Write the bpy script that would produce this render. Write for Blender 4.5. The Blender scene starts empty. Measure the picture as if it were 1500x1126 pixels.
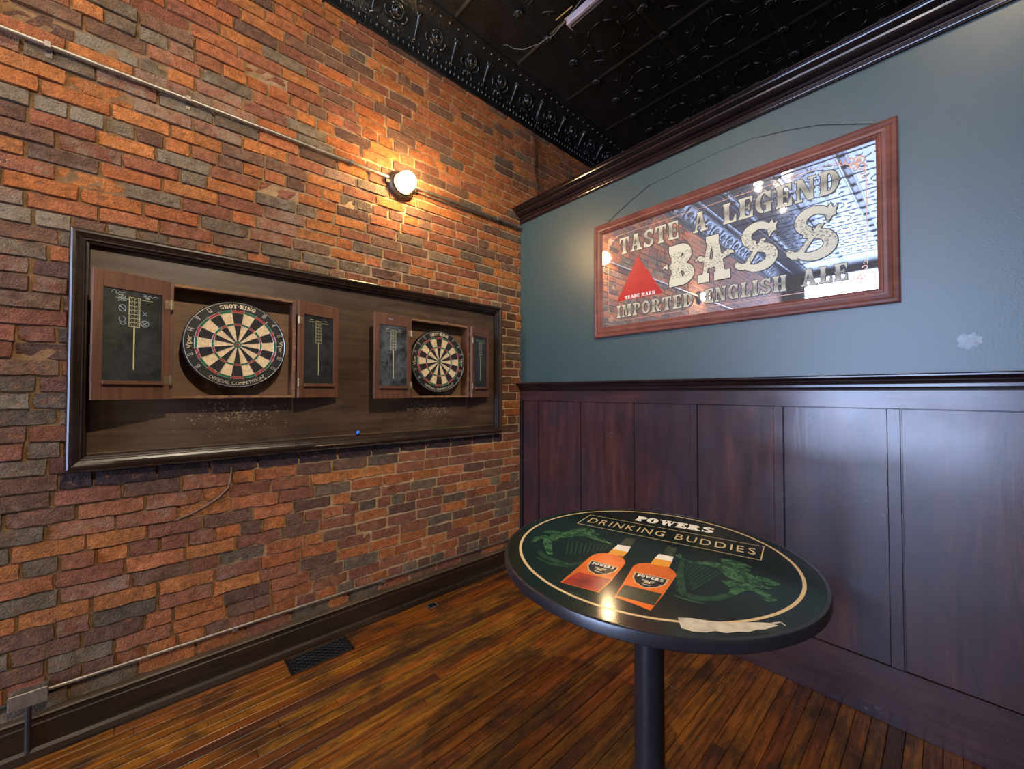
import bpy, math, random
from math import sin, cos, pi, radians, sqrt, atan2, atan
from mathutils import Vector, Matrix, noise

random.seed(11)
D = bpy.data
SC = bpy.context.scene
COL = SC.collection

# ------------------------------------------------------------------ camera
cam = D.objects.new('camera', D.cameras.new('camera'))
COL.objects.link(cam)
cam.data.sensor_width = 36.0
cam.data.lens = 36.0 * 580.0 / 1500.0
cam.data.clip_start = 0.02
pitch = atan(11.0 / 580.0)
yaw = radians(47.7)
fwd = Vector((cos(yaw) * cos(pitch), sin(yaw) * cos(pitch), sin(pitch)))
cam.location = (0, 0, 1.5)
cam.rotation_euler = fwd.to_track_quat('-Z', 'Y').to_euler()
SC.camera = cam

# ------------------------------------------------------------------ world, exposure
SC.view_settings.view_transform = 'Standard'
SC.view_settings.look = 'None'
SC.view_settings.gamma = 1.0
SC.view_settings.use_curve_mapping = False
SC.view_settings.exposure = 0.0
SC.cycles.sample_clamp_indirect = 60.0
w = D.worlds.new('world'); SC.world = w; w.use_nodes = True
wn = w.node_tree.nodes; wl = w.node_tree.links
wn['Background'].inputs['Color'].default_value = (0.42, 0.56, 1.0, 1)
wn['Background'].inputs['Strength'].default_value = 5.0

WIN_X = -6.2
WIN_Y0, WIN_Y1, WIN_Z0, WIN_Z1 = -0.75, 2.25, 0.04, 4.15

def light(name, kind, loc, energy, color, rot=(0, 0, 0), **kw):
    l = D.lights.new(name, kind); l.energy = energy; l.color = color
    for k, v in kw.items(): setattr(l, k, v)
    o = D.objects.new(name, l); COL.objects.link(o); o.location = loc; o.rotation_euler = rot
    return o

# daylight entering by the shop window and by the window in the opposite side wall
p = light('window_daylight', 'AREA', (WIN_X - 0.14, (WIN_Y0 + WIN_Y1) / 2, (WIN_Z0 + WIN_Z1) / 2), 560.0, (0.52, 0.66, 1.0),
          rot=(0, radians(-90), 0), shape='RECTANGLE', size=WIN_Z1 - WIN_Z0, size_y=WIN_Y1 - WIN_Y0)
LAMP_WARM = (1.0, 0.62, 0.25)
SPOT_POS = [(-0.6, 1.55, 4.14), (-1.5, 1.5, 4.14), (1.25, -0.35, 4.14), (-2.6, 0.2, 4.14)]
SPOT_E = [38.0, 38.0, 34.0, 50.0]
SPOT_COL = (1.0, 0.80, 0.58)
# aimed track spotlight that washes the dart wall from behind the camera
KEY_POS = Vector((0.35, -1.10, 4.10)); KEY_AIM = Vector((0.75, 2.6, 1.45))
light('track_spot_beam', 'SPOT', KEY_POS - Vector((0, 0, 0.09)), 430.0, (1.0, 0.84, 0.62),
      rot=(KEY_AIM - KEY_POS).to_track_quat('-Z', 'Y').to_euler(), spot_size=radians(85), spot_blend=0.9, shadow_soft_size=0.03)

# ------------------------------------------------------------------ node material helpers
def mk(name):
    m = D.materials.new(name); m.use_nodes = True
    nt = m.node_tree
    return m, nt, nt.nodes['Principled BSDF']

def N(nt, t, **kw):
    n = nt.nodes.new(t)
    for k, v in kw.items(): setattr(n, k, v)
    return n

def lk(nt, a, b): nt.links.new(a, b)

def coords(nt, scale=(1, 1, 1), kind='Object', rot=(0, 0, 0)):
    tc = N(nt, 'ShaderNodeTexCoord'); mp = N(nt, 'ShaderNodeMapping')
    mp.inputs['Scale'].default_value = scale; mp.inputs['Rotation'].default_value = rot
    lk(nt, tc.outputs[kind], mp.inputs['Vector'])
    return mp.outputs['Vector']

def noise_n(nt, vec, scale, detail=4, rough=0.55, dist=0.0):
    n = N(nt, 'ShaderNodeTexNoise')
    n.inputs['Scale'].default_value = scale; n.inputs['Detail'].default_value = detail
    n.inputs['Roughness'].default_value = rough; n.inputs['Distortion'].default_value = dist
    lk(nt, vec, n.inputs['Vector'])
    return n.outputs['Fac']

def ramp(nt, fac, stops, interp='LINEAR'):
    r = N(nt, 'ShaderNodeValToRGB'); r.color_ramp.interpolation = interp
    e = r.color_ramp.elements
    while len(e) < len(stops): e.new(0.5)
    for i, (p, c) in enumerate(stops):
        e[i].position = p; e[i].color = (c[0], c[1], c[2], 1) if not isinstance(c, (int, float)) else (c, c, c, 1)
    lk(nt, fac, r.inputs['Fac'])
    return r.outputs['Color']

def mix(nt, fac, a, b, mode='MIX'):
    n = N(nt, 'ShaderNodeMix', data_type='RGBA', blend_type=mode)
    for s, v in ((0, fac), (6, a), (7, b)):
        if isinstance(v, (int, float)): n.inputs[s].default_value = v if s == 0 else (v, v, v, 1)
        elif isinstance(v, tuple): n.inputs[s].default_value = (v[0], v[1], v[2], 1)
        else: lk(nt, v, n.inputs[s])
    return n.outputs[2]

def bump(nt, height, bsdf, strength=0.3, dist=0.01):
    b = N(nt, 'ShaderNodeBump'); b.inputs['Strength'].default_value = strength; b.inputs['Distance'].default_value = dist
    lk(nt, height, b.inputs['Height']); lk(nt, b.outputs['Normal'], bsdf.inputs['Normal'])
    return b

def setp(b, **kw):
    names = {'rough': 'Roughness', 'metal': 'Metallic', 'spec': 'Specular IOR Level', 'coat': 'Coat Weight', 'coatr': 'Coat Roughness'}
    for k, v in kw.items(): b.inputs[names[k]].default_value = v

def plain(name, c, rough=0.5, metal=0.0, var=0.25, scale=12, bmp=0.1, spec=0.5, coat=0.0, bdist=0.002, bscale=90):
    m, nt, b = mk(name)
    v = coords(nt)
    f = noise_n(nt, v, scale, 4)
    c1 = tuple(x * (1 - var) for x in c); c2 = tuple(min(1, x * (1 + var)) for x in c)
    lk(nt, ramp(nt, f, [(0.3, c1), (0.7, c2)]), b.inputs['Base Color'])
    setp(b, rough=rough, metal=metal, spec=spec, coat=coat)
    if bmp: bump(nt, noise_n(nt, v, bscale, 3), b, bmp, bdist)
    return m

def wood(name, c1, c2, axis=0, rough=0.4, spec=0.5, fine=1.0, wear=None, wear_amt=0.0, coat=0.0, coatr=0.2, blot=1.6, bmp=0.15):
    """streaks run along `axis`"""
    m, nt, b = mk(name)
    s = [14.0 * fine] * 3; s[axis] = 0.9 * fine
    v = coords(nt, tuple(s))
    f = noise_n(nt, v, 2.2, 6, 0.65, 0.6)
    col = ramp(nt, f, [(0.28, c1), (0.72, c2)])
    v2 = coords(nt)
    blotch = noise_n(nt, v2, blot, 3, 0.6)
    col = mix(nt, 1.0, col, ramp(nt, blotch, [(0.3, 0.62), (0.7, 1.3)]), 'MULTIPLY')
    if wear:
        wv = noise_n(nt, v2, 75, 5, 0.7)
        wv2 = noise_n(nt, v2, 3.0, 2)
        a = N(nt, 'ShaderNodeMath', operation='MULTIPLY'); lk(nt, wv, a.inputs[0]); lk(nt, wv2, a.inputs[1])
        mask = ramp(nt, a.outputs[0], [(0.44 - wear_amt, 0.0), (0.47 - wear_amt, 1.0)])
        col = mix(nt, mask, col, wear)
    lk(nt, col, b.inputs['Base Color'])
    setp(b, rough=rough, spec=spec, coat=coat, coatr=coatr)
    rr = ramp(nt, blotch, [(0.3, max(0.05, rough - 0.07)), (0.7, min(1, rough + 0.08))])
    lk(nt, rr, b.inputs['Roughness'])
    bump(nt, f, b, bmp, 0.002)
    return m

def emit(name, c, s):
    m, nt, b = mk(name)
    b.inputs['Base Color'].default_value = (*c, 1)
    b.inputs['Emission Color'].default_value = (*c, 1); b.inputs['Emission Strength'].default_value = s
    return m

M = {}
# brick: per-brick colour comes with the mesh, alpha holds how lime-washed that brick is
def brick_mat():
    m, nt, b = mk('old_brick')
    at = N(nt, 'ShaderNodeVertexColor', layer_name='Col')
    v = coords(nt)
    f = noise_n(nt, v, 38, 6, 0.7)
    vary = ramp(nt, f, [(0.28, 0.50), (0.72, 1.45)])
    col = mix(nt, 1.0, at.outputs['Color'], vary, 'MULTIPLY')
    pat = ramp(nt, noise_n(nt, v, 14, 5, 0.7, 0.8), [(0.50, 0.0), (0.62, 0.62)])
    col = mix(nt, pat, col, mix(nt, 0.45, at.outputs['Color'], (0.15, 0.065, 0.035)))
    pat2 = ramp(nt, noise_n(nt, coords(nt, (1, 1, 1.4), rot=(0.3, 0.2, 0.5)), 24, 4, 0.7, 0.5), [(0.56, 0.0), (0.68, 0.5)])
    col = mix(nt, pat2, col, (0.42, 0.17, 0.06))
    # lime and soot left on the faces
    g = noise_n(nt, v, 17, 5, 0.75)
    a = N(nt, 'ShaderNodeMath', operation='ADD'); lk(nt, g, a.inputs[0]); lk(nt, at.outputs['Alpha'], a.inputs[1])
    lime = ramp(nt, a.outputs[0], [(0.74, 0.0), (0.98, 0.62)])
    col = mix(nt, lime, col, (0.36, 0.30, 0.21))
    soot = ramp(nt, noise_n(nt, v, 29, 4, 0.6), [(0.56, 0.0), (0.70, 0.6)])
    col = mix(nt, soot, col, (0.10, 0.06, 0.045))
    lk(nt, col, b.inputs['Base Color'])
    setp(b, rough=0.82, spec=0.25)
    h = mix(nt, 0.5, noise_n(nt, v, 42, 6, 0.75), noise_n(nt, v, 140, 3, 0.6))
    bump(nt, h, b, 1.0, 0.03)
    return m
M['brick'] = brick_mat()

def mortar_mat():
    m, nt, b = mk('lime_mortar')
    v = coords(nt)
    # the left part of the wall has eroded brown joints, the right part flush sandy ones
    sx = N(nt, 'ShaderNodeSeparateXYZ'); lk(nt, v, sx.inputs[0])
    mr = N(nt, 'ShaderNodeMapRange'); mr.inputs['From Min'].default_value = 0.0; mr.inputs['From Max'].default_value = 1.2
    lk(nt, sx.outputs['X'], mr.inputs['Value'])
    base = mix(nt, mr.outputs[0], (0.24, 0.14, 0.07), (0.52, 0.35, 0.19))
    col = mix(nt, 1.0, base, ramp(nt, noise_n(nt, v, 24, 6, 0.7), [(0.3, 0.6), (0.7, 1.3)]), 'MULTIPLY')
    lk(nt, col, b.inputs['Base Color']); setp(b, rough=0.9, spec=0.2)
    bump(nt, noise_n(nt, v, 120, 4, 0.7), b, 0.7, 0.008)
    return m
M['mortar'] = mortar_mat()

def far_brick_mat():
    m, nt, b = mk('brick_out_of_view')
    v = coords(nt, (1, 1, 1), rot=(radians(90), 0, 0))
    t = N(nt, 'ShaderNodeTexBrick')
    t.inputs['Scale'].default_value = 1.0; t.inputs['Brick Width'].default_value = 0.21; t.inputs['Row Height'].default_value = 0.0715
    t.inputs['Mortar Size'].default_value = 0.006
    t.inputs['Color1'].default_value = (0.36, 0.12, 0.05, 1); t.inputs['Color2'].default_value = (0.14, 0.08, 0.06, 1)
    t.inputs['Mortar'].default_value = (0.35, 0.23, 0.13, 1)
    lk(nt, v, t.inputs['Vector']); lk(nt, t.outputs['Color'], b.inputs['Base Color']); setp(b, rough=0.85)
    return m
M['far_brick'] = far_brick_mat()

def plank_mat():
    m, nt, b = mk('worn_floor_board')
    at = N(nt, 'ShaderNodeVertexColor', layer_name='Col')
    v = coords(nt, (1.2, 26, 26))
    f = noise_n(nt, v, 2.0, 6, 0.7, 0.5)
    col = mix(nt, 1.0, at.outputs['Color'], ramp(nt, f, [(0.34, 0.30), (0.66, 1.65)]), 'MULTIPLY')
    v2 = coords(nt, (1, 2.2, 1))
    st = noise_n(nt, v2, 2.6, 6, 0.72, 0.4)
    col = mix(nt, ramp(nt, st, [(0.47, 0.0), (0.62, 0.85)]), col, (0.028, 0.013, 0.006))
    v3 = coords(nt, (2.4, 20, 1))
    sc2 = noise_n(nt, v3, 5.0, 6, 0.8, 0.5)
    col = mix(nt, ramp(nt, sc2, [(0.53, 0.0), (0.63, 0.85)]), col, (0.018, 0.010, 0.006))
    lk(nt, col, b.inputs['Base Color'])
    setp(b, spec=0.5)
    lk(nt, ramp(nt, st, [(0.35, 0.27), (0.7, 0.5)]), b.inputs['Roughness'])
    bump(nt, mix(nt, 0.5, f, sc2), b, 0.25, 0.003)
    return m
M['plank'] = plank_mat()
M['subfloor'] = plain('dark_subfloor', (0.02, 0.010, 0.006), 0.7)

def paint_wall_mat():
    m, nt, b = mk('blue_green_paint')
    v = coords(nt)
    f = noise_n(nt, v, 1.3, 4, 0.6)
    col = ramp(nt, f, [(0.3, (0.028, 0.060, 0.060)), (0.7, (0.035, 0.069, 0.069))])
    lk(nt, col, b.inputs['Base Color']); setp(b, rough=0.40, spec=0.85)
    h = mix(nt, 0.35, noise_n(nt, v, 160, 3, 0.5), noise_n(nt, v, 9, 3, 0.5))
    bump(nt, h, b, 0.12, 0.004)
    return m
M['paint'] = paint_wall_mat()

def wainscot_mat(name, k=1.0, sc=(5, 5, 0.7)):
    m, nt, b = mk(name)
    v = coords(nt, sc)
    f = noise_n(nt, v, 3.0, 6, 0.65, 0.5)
    col = ramp(nt, f, [(0.25, (0.014 * k, 0.008 * k, 0.009 * k)), (0.55, (0.048 * k, 0.018 * k, 0.016 * k)), (0.8, (0.10 * k, 0.036 * k, 0.024 * k))])
    v2 = coords(nt)
    cl = noise_n(nt, v2, 2.1, 4, 0.6, 0.4)
    col = mix(nt, ramp(nt, cl, [(0.42, 0.0), (0.62, 0.7)]), col, (0.020 * k, 0.015 * k, 0.022 * k))
    sp = noise_n(nt, coords(nt, (1, 6, 40)), 5, 3, 0.5)
    sp2 = noise_n(nt, v2, 5, 2, 0.5)
    a = N(nt, 'ShaderNodeMath', operation='MULTIPLY'); lk(nt, sp, a.inputs[0]); lk(nt, sp2, a.inputs[1])
    col = mix(nt, ramp(nt, a.outputs[0], [(0.475, 0.0), (0.49, 0.55)]), col, (0.30, 0.25, 0.25))
    lk(nt, col, b.inputs['Base Color'])
    lk(nt, ramp(nt, noise_n(nt, v2, 2.4, 5, 0.65), [(0.25, 0.14), (0.75, 0.29)]), b.inputs['Roughness'])
    setp(b, spec=0.6)
    bump(nt, mix(nt, 0.5, f, noise_n(nt, v2, 7, 3, 0.5)), b, 0.14, 0.004)
    return m
M['wainscot'] = wainscot_mat('dark_varnished_panelling', 1.25)
M['stile'] = wainscot_mat('dark_varnished_stile', 1.15)
M['rail'] = wainscot_mat('dark_varnished_rail', 1.2, (5, 0.7, 7))
M['crown'] = wood('dark_crown_wood', (0.009, 0.005, 0.006), (0.026, 0.013, 0.012), axis=1, rough=0.17, spec=0.6)
M['frame_dark'] = wood('dark_frame_wood', (0.010, 0.005, 0.004), (0.034, 0.016, 0.009), axis=0, rough=0.33, spec=0.55)
M['backboard'] = wood('scuffed_backboard', (0.036, 0.020, 0.010), (0.100, 0.058, 0.030), axis=0, rough=0.42, blot=3.0)
def scuff(m):
    nt = m.node_tree; b = nt.nodes['Principled BSDF']
    old = b.inputs['Base Color'].links[0].from_socket
    tot = None
    for cx_, cz_ in ((-0.62, 0.235), (0.60, 0.225)):
        tc = N(nt, 'ShaderNodeTexCoord'); mp = N(nt, 'ShaderNodeMapping')
        mp.inputs['Location'].default_value = (-cx_ / 0.42, 0, -cz_ / 0.17); mp.inputs['Scale'].default_value = (1 / 0.42, 0, 1 / 0.17)
        lk(nt, tc.outputs['Object'], mp.inputs['Vector'])
        g = N(nt, 'ShaderNodeTexGradient', gradient_type='SPHERICAL'); lk(nt, mp.outputs['Vector'], g.inputs['Vector'])
        if tot is None: tot = g.outputs['Fac']
        else:
            a = N(nt, 'ShaderNodeMath', operation='ADD'); lk(nt, tot, a.inputs[0]); lk(nt, g.outputs['Fac'], a.inputs[1]); tot = a.outputs[0]
    a = N(nt, 'ShaderNodeMath', operation='MULTIPLY_ADD'); lk(nt, tot, a.inputs[0]); a.inputs[1].default_value = 0.16
    lk(nt, noise_n(nt, coords(nt, (1, 1, 1.6)), 95, 3, 0.6), a.inputs[2])
    mask = ramp(nt, a.outputs[0], [(0.715, 0.0), (0.74, 0.85)])
    lk(nt, mix(nt, mask, old, (0.42, 0.30, 0.18)), b.inputs['Base Color'])
scuff(M['backboard'])
M['cabinet'] = wood('cabinet_wood', (0.085, 0.034, 0.018), (0.19, 0.078, 0.040), axis=2, rough=0.5, wear=(0.30, 0.16, 0.08), wear_amt=-0.01)
M['cabinet_in'] = wood('cabinet_back_wood', (0.13, 0.068, 0.034), (0.24, 0.13, 0.065), axis=0, rough=0.6, wear=(0.03, 0.015, 0.01), wear_amt=0.0)
M['worn_edge'] = wood('chipped_edge_wood', (0.10, 0.045, 0.022), (0.34, 0.18, 0.08), axis=0, rough=0.8, fine=4.0, wear=(0.5, 0.33, 0.18), wear_amt=0.03)
M['baseboard'] = wood('dark_baseboard_wood', (0.010, 0.006, 0.004), (0.038, 0.020, 0.011), axis=0, rough=0.35, wear=(0.16, 0.09, 0.04), wear_amt=-0.01)
M['base_cap'] = wood('scuffed_cap_wood', (0.05, 0.032, 0.018), (0.14, 0.09, 0.05), axis=0, rough=0.5, fine=2)
M['mirror_frame'] = wood('reddish_frame_wood', (0.13, 0.036, 0.022), (0.23, 0.072, 0.045), axis=1, rough=0.42, spec=0.5, blot=5)
M['slate'] = plain('black_slate', (0.016, 0.017, 0.015), 0.42, var=0.5, scale=9, bmp=0.05)

def slate_mat(name, amt):
    m, nt, b = mk(name)
    v = coords(nt)
    f = noise_n(nt, v, 9, 6, 0.65, 0.8)
    col = ramp(nt, f, [(0.40, (0.012, 0.013, 0.012)), (0.75, (0.02 + 0.25 * amt, 0.022 + 0.28 * amt, 0.022 + 0.33 * amt))])
    lk(nt, col, b.inputs['Base Color']); setp(b, rough=0.40, spec=0.5)
    return m
M['slate_clean'] = slate_mat('chalkboard_black', 0.12)
M['slate_dusty'] = slate_mat('chalkboard_dusty', 0.50)
M['score_paint'] = plain('score_line_paint', (0.50, 0.50, 0.30), 0.7, bmp=0)
M['chalk_mark'] = plain('chalk_mark', (0.32, 0.45, 0.52), 0.95, bmp=0)
M['blue_chalk'] = plain('blue_chalk', (0.03, 0.22, 0.85), 0.8, bmp=0.1)
M['steel'] = plain('galvanised_steel', (0.34, 0.30, 0.25), 0.45, metal=0.85, var=0.25, scale=25)
M['old_steel'] = plain('dull_conduit_steel', (0.22, 0.19, 0.16), 0.5, metal=0.7, var=0.3, scale=20)
M['hinge'] = plain('old_brass_hinge', (0.34, 0.25, 0.15), 0.42, metal=0.8)
M['bronze'] = plain('dark_bronze_casting', (0.045, 0.035, 0.028), 0.45, metal=0.5, bmp=0.2)
M['black'] = plain('black_paint', (0.008, 0.008, 0.009), 0.45, bmp=0.05)
M['iron'] = plain('black_cast_iron', (0.010, 0.009, 0.008), 0.5, metal=0.3, bmp=0.3)
M['cable'] = plain('dark_cable', (0.02, 0.016, 0.015), 0.6, bmp=0)
M['crack_brown'] = plain('mortar_crack_brown', (0.17, 0.10, 0.06), 0.8, bmp=0.2)
M['wire_grey'] = plain('grey_wire', (0.12, 0.12, 0.12), 0.5, bmp=0)
M['gold'] = plain('gilt_rod', (0.55, 0.36, 0.12), 0.35, metal=0.6, bmp=0)
M['fixture'] = plain('grey_enamel', (0.30, 0.28, 0.36), 0.4, bmp=0)
M['plain_wall'] = plain('dim_plaster', (0.10, 0.085, 0.07), 0.8, bmp=0.1)
M['patch'] = plain('pale_filler', (0.33, 0.41, 0.47), 0.6, bmp=0.2, scale=40)

def tin_mat():
    m, nt, b = mk('black_painted_tin')
    v = coords(nt)
    setp(b, rough=0.30, spec=0.55)
    lk(nt, ramp(nt, noise_n(nt, v, 6, 4), [(0.3, (0.006, 0.007, 0.008)), (0.7, (0.013, 0.015, 0.017))]), b.inputs['Base Color'])
    h = mix(nt, 0.3, noise_n(nt, coords(nt, (1, 2.2, 1)), 4.5, 4, 0.55, 1.0), noise_n(nt, v, 45, 3, 0.5))
    bump(nt, h, b, 0.5, 0.02)
    return m
M['tin'] = tin_mat()
M['tin_orn'] = plain('black_tin_relief', (0.016, 0.018, 0.020), 0.26, spec=0.8, bmp=0.25, bscale=40, bdist=0.004)

M['tin_dull'] = plain('black_tin_panel_relief', (0.010, 0.011, 0.012), 0.42, spec=0.45, bmp=0.25, bscale=40, bdist=0.004)

def mirror_mat():
    m, nt, b = mk('silvered_mirror')
    v = coords(nt)
    setp(b, metal=0.90, rough=0.015)
    lk(nt, ramp(nt, noise_n(nt, v, 5, 4), [(0.3, (0.66, 0.68, 0.74)), (0.7, (0.80, 0.82, 0.88))]), b.inputs['Base Color'])
    return m
M['mirror'] = mirror_mat()

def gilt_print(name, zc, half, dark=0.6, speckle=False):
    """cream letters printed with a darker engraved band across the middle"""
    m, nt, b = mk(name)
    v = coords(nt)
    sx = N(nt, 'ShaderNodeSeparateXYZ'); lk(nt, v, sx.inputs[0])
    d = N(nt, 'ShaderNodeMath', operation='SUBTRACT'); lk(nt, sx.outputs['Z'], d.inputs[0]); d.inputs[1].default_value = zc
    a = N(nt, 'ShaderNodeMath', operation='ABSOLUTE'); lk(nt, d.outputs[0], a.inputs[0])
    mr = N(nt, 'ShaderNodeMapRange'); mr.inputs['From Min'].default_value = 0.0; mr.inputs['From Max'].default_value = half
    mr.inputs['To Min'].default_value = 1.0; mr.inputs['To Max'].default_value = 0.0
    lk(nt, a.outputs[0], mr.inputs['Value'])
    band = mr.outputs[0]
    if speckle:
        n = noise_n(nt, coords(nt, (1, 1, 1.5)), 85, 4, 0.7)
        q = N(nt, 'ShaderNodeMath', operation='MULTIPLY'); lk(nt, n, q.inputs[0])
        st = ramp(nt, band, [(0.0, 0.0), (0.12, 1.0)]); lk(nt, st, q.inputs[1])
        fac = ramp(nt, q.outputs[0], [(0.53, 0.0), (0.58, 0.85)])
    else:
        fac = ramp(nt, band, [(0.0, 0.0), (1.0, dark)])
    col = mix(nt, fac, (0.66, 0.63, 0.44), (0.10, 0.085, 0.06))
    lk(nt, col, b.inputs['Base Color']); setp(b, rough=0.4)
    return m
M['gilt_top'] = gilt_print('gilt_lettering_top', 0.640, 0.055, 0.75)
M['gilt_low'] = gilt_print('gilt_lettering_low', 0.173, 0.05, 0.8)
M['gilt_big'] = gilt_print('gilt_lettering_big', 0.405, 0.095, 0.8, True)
M['ink'] = plain('black_ink', (0.012, 0.011, 0.010), 0.4, bmp=0)
M['copper'] = plain('copper_print', (0.62, 0.34, 0.22), 0.35, metal=0.3, bmp=0, var=0.3, scale=60)
M['red'] = plain('red_print', (0.42, 0.006, 0.008), 0.4, bmp=0, var=0.08)
M['white_print'] = plain('off_white_print', (0.78, 0.74, 0.66), 0.45, bmp=0, var=0.08)

# dart board and table print colours
M['sisal_cream'] = plain('cream_sisal', (0.74, 0.55, 0.31), 0.85, var=0.22, scale=90, bmp=0.2)
M['sisal_black'] = plain('black_sisal', (0.016, 0.013, 0.012), 0.8, var=0.4, scale=90, bmp=0.2)
M['sisal_red'] = plain('red_sisal', (0.36, 0.035, 0.025), 0.8, var=0.3, scale=90, bmp=0.2)
M['sisal_green'] = plain('green_sisal', (0.012, 0.13, 0.045), 0.8, var=0.3, scale=90, bmp=0.2)
M['dart_black'] = plain('black_board_ring', (0.008, 0.008, 0.008), 0.6, bmp=0.1)
M['dart_wire'] = plain('board_wire', (0.55, 0.55, 0.50), 0.35, metal=0.6, bmp=0)
M['dart_text'] = plain('board_lettering', (0.62, 0.52, 0.33), 0.6, bmp=0)

def table_print_mat():
    m, nt, b = mk('table_print_ground')
    v = coords(nt)
    f = noise_n(nt, v, 7, 5, 0.6, 0.6)
    g = N(nt, 'ShaderNodeTexGradient', gradient_type='SPHERICAL')
    lk(nt, coords(nt, (2.4, 3.4, 1)), g.inputs['Vector'])
    a = N(nt, 'ShaderNodeMath', operation='MULTIPLY'); lk(nt, f, a.inputs[0]); lk(nt, g.outputs['Fac'], a.inputs[1])
    lk(nt, ramp(nt, a.outputs[0], [(0.02, (0.005, 0.012, 0.009)), (0.40, (0.030, 0.075, 0.030))]), b.inputs['Base Color'])
    setp(b, rough=0.13, spec=0.5)
    bump(nt, noise_n(nt, v, 30, 4, 0.6), b, 0.03, 0.001)
    return m
M['table_print'] = table_print_mat()
def harp_mat(name, c1, c2):
    m, nt, b = mk(name)
    lk(nt, ramp(nt, noise_n(nt, coords(nt), 40, 5, 0.75, 0.9), [(0.43, c1), (0.58, c2)]), b.inputs['Base Color'])
    setp(b, rough=0.2)
    return m
M['harp'] = harp_mat('green_scroll_print', (0.008, 0.034, 0.014), (0.048, 0.135, 0.050))
M['harp_dim'] = harp_mat('dim_green_scroll_print', (0.008, 0.030, 0.014), (0.022, 0.066, 0.028))
M['tan_print'] = plain('tan_print', (0.62, 0.46, 0.24), 0.2, bmp=0, var=0.06)
M['whiskey'] = plain('amber_print', (0.66, 0.14, 0.016), 0.2, bmp=0, var=0.22, scale=9)
M['whiskey_dark'] = plain('deep_red_print', (0.30, 0.03, 0.02), 0.2, bmp=0, var=0.5, scale=20)
M['yellow_print'] = plain('yellow_amber_print', (0.75, 0.33, 0.03), 0.2, bmp=0, var=0.1)
M['label_black'] = plain('label_black_print', (0.022, 0.020, 0.018), 0.2, bmp=0)
M['label_green'] = plain('label_green_print', (0.035, 0.045, 0.025), 0.2, bmp=0)
M['bare'] = plain('bare_peeled_board', (0.50, 0.45, 0.36), 0.6, bmp=0.3, scale=50)
M['table_edge'] = plain('black_edge_band', (0.012, 0.012, 0.016), 0.30, bmp=0.05, spec=0.7)
M['pole'] = plain('black_enamel_column', (0.014, 0.014, 0.017), 0.33, bmp=0.05, spec=0.6)

M['lamp_glass'] = emit('lit_lamp_glass', (1.0, 0.66, 0.30), 250.0)
M['lamp_glass_far'] = emit('lit_lamp_glass_far', (1.0, 0.72, 0.38), 110.0)
M['spot_lens'] = emit('lit_spot_lens', (1.0, 0.70, 0.35), 8.0)

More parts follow.
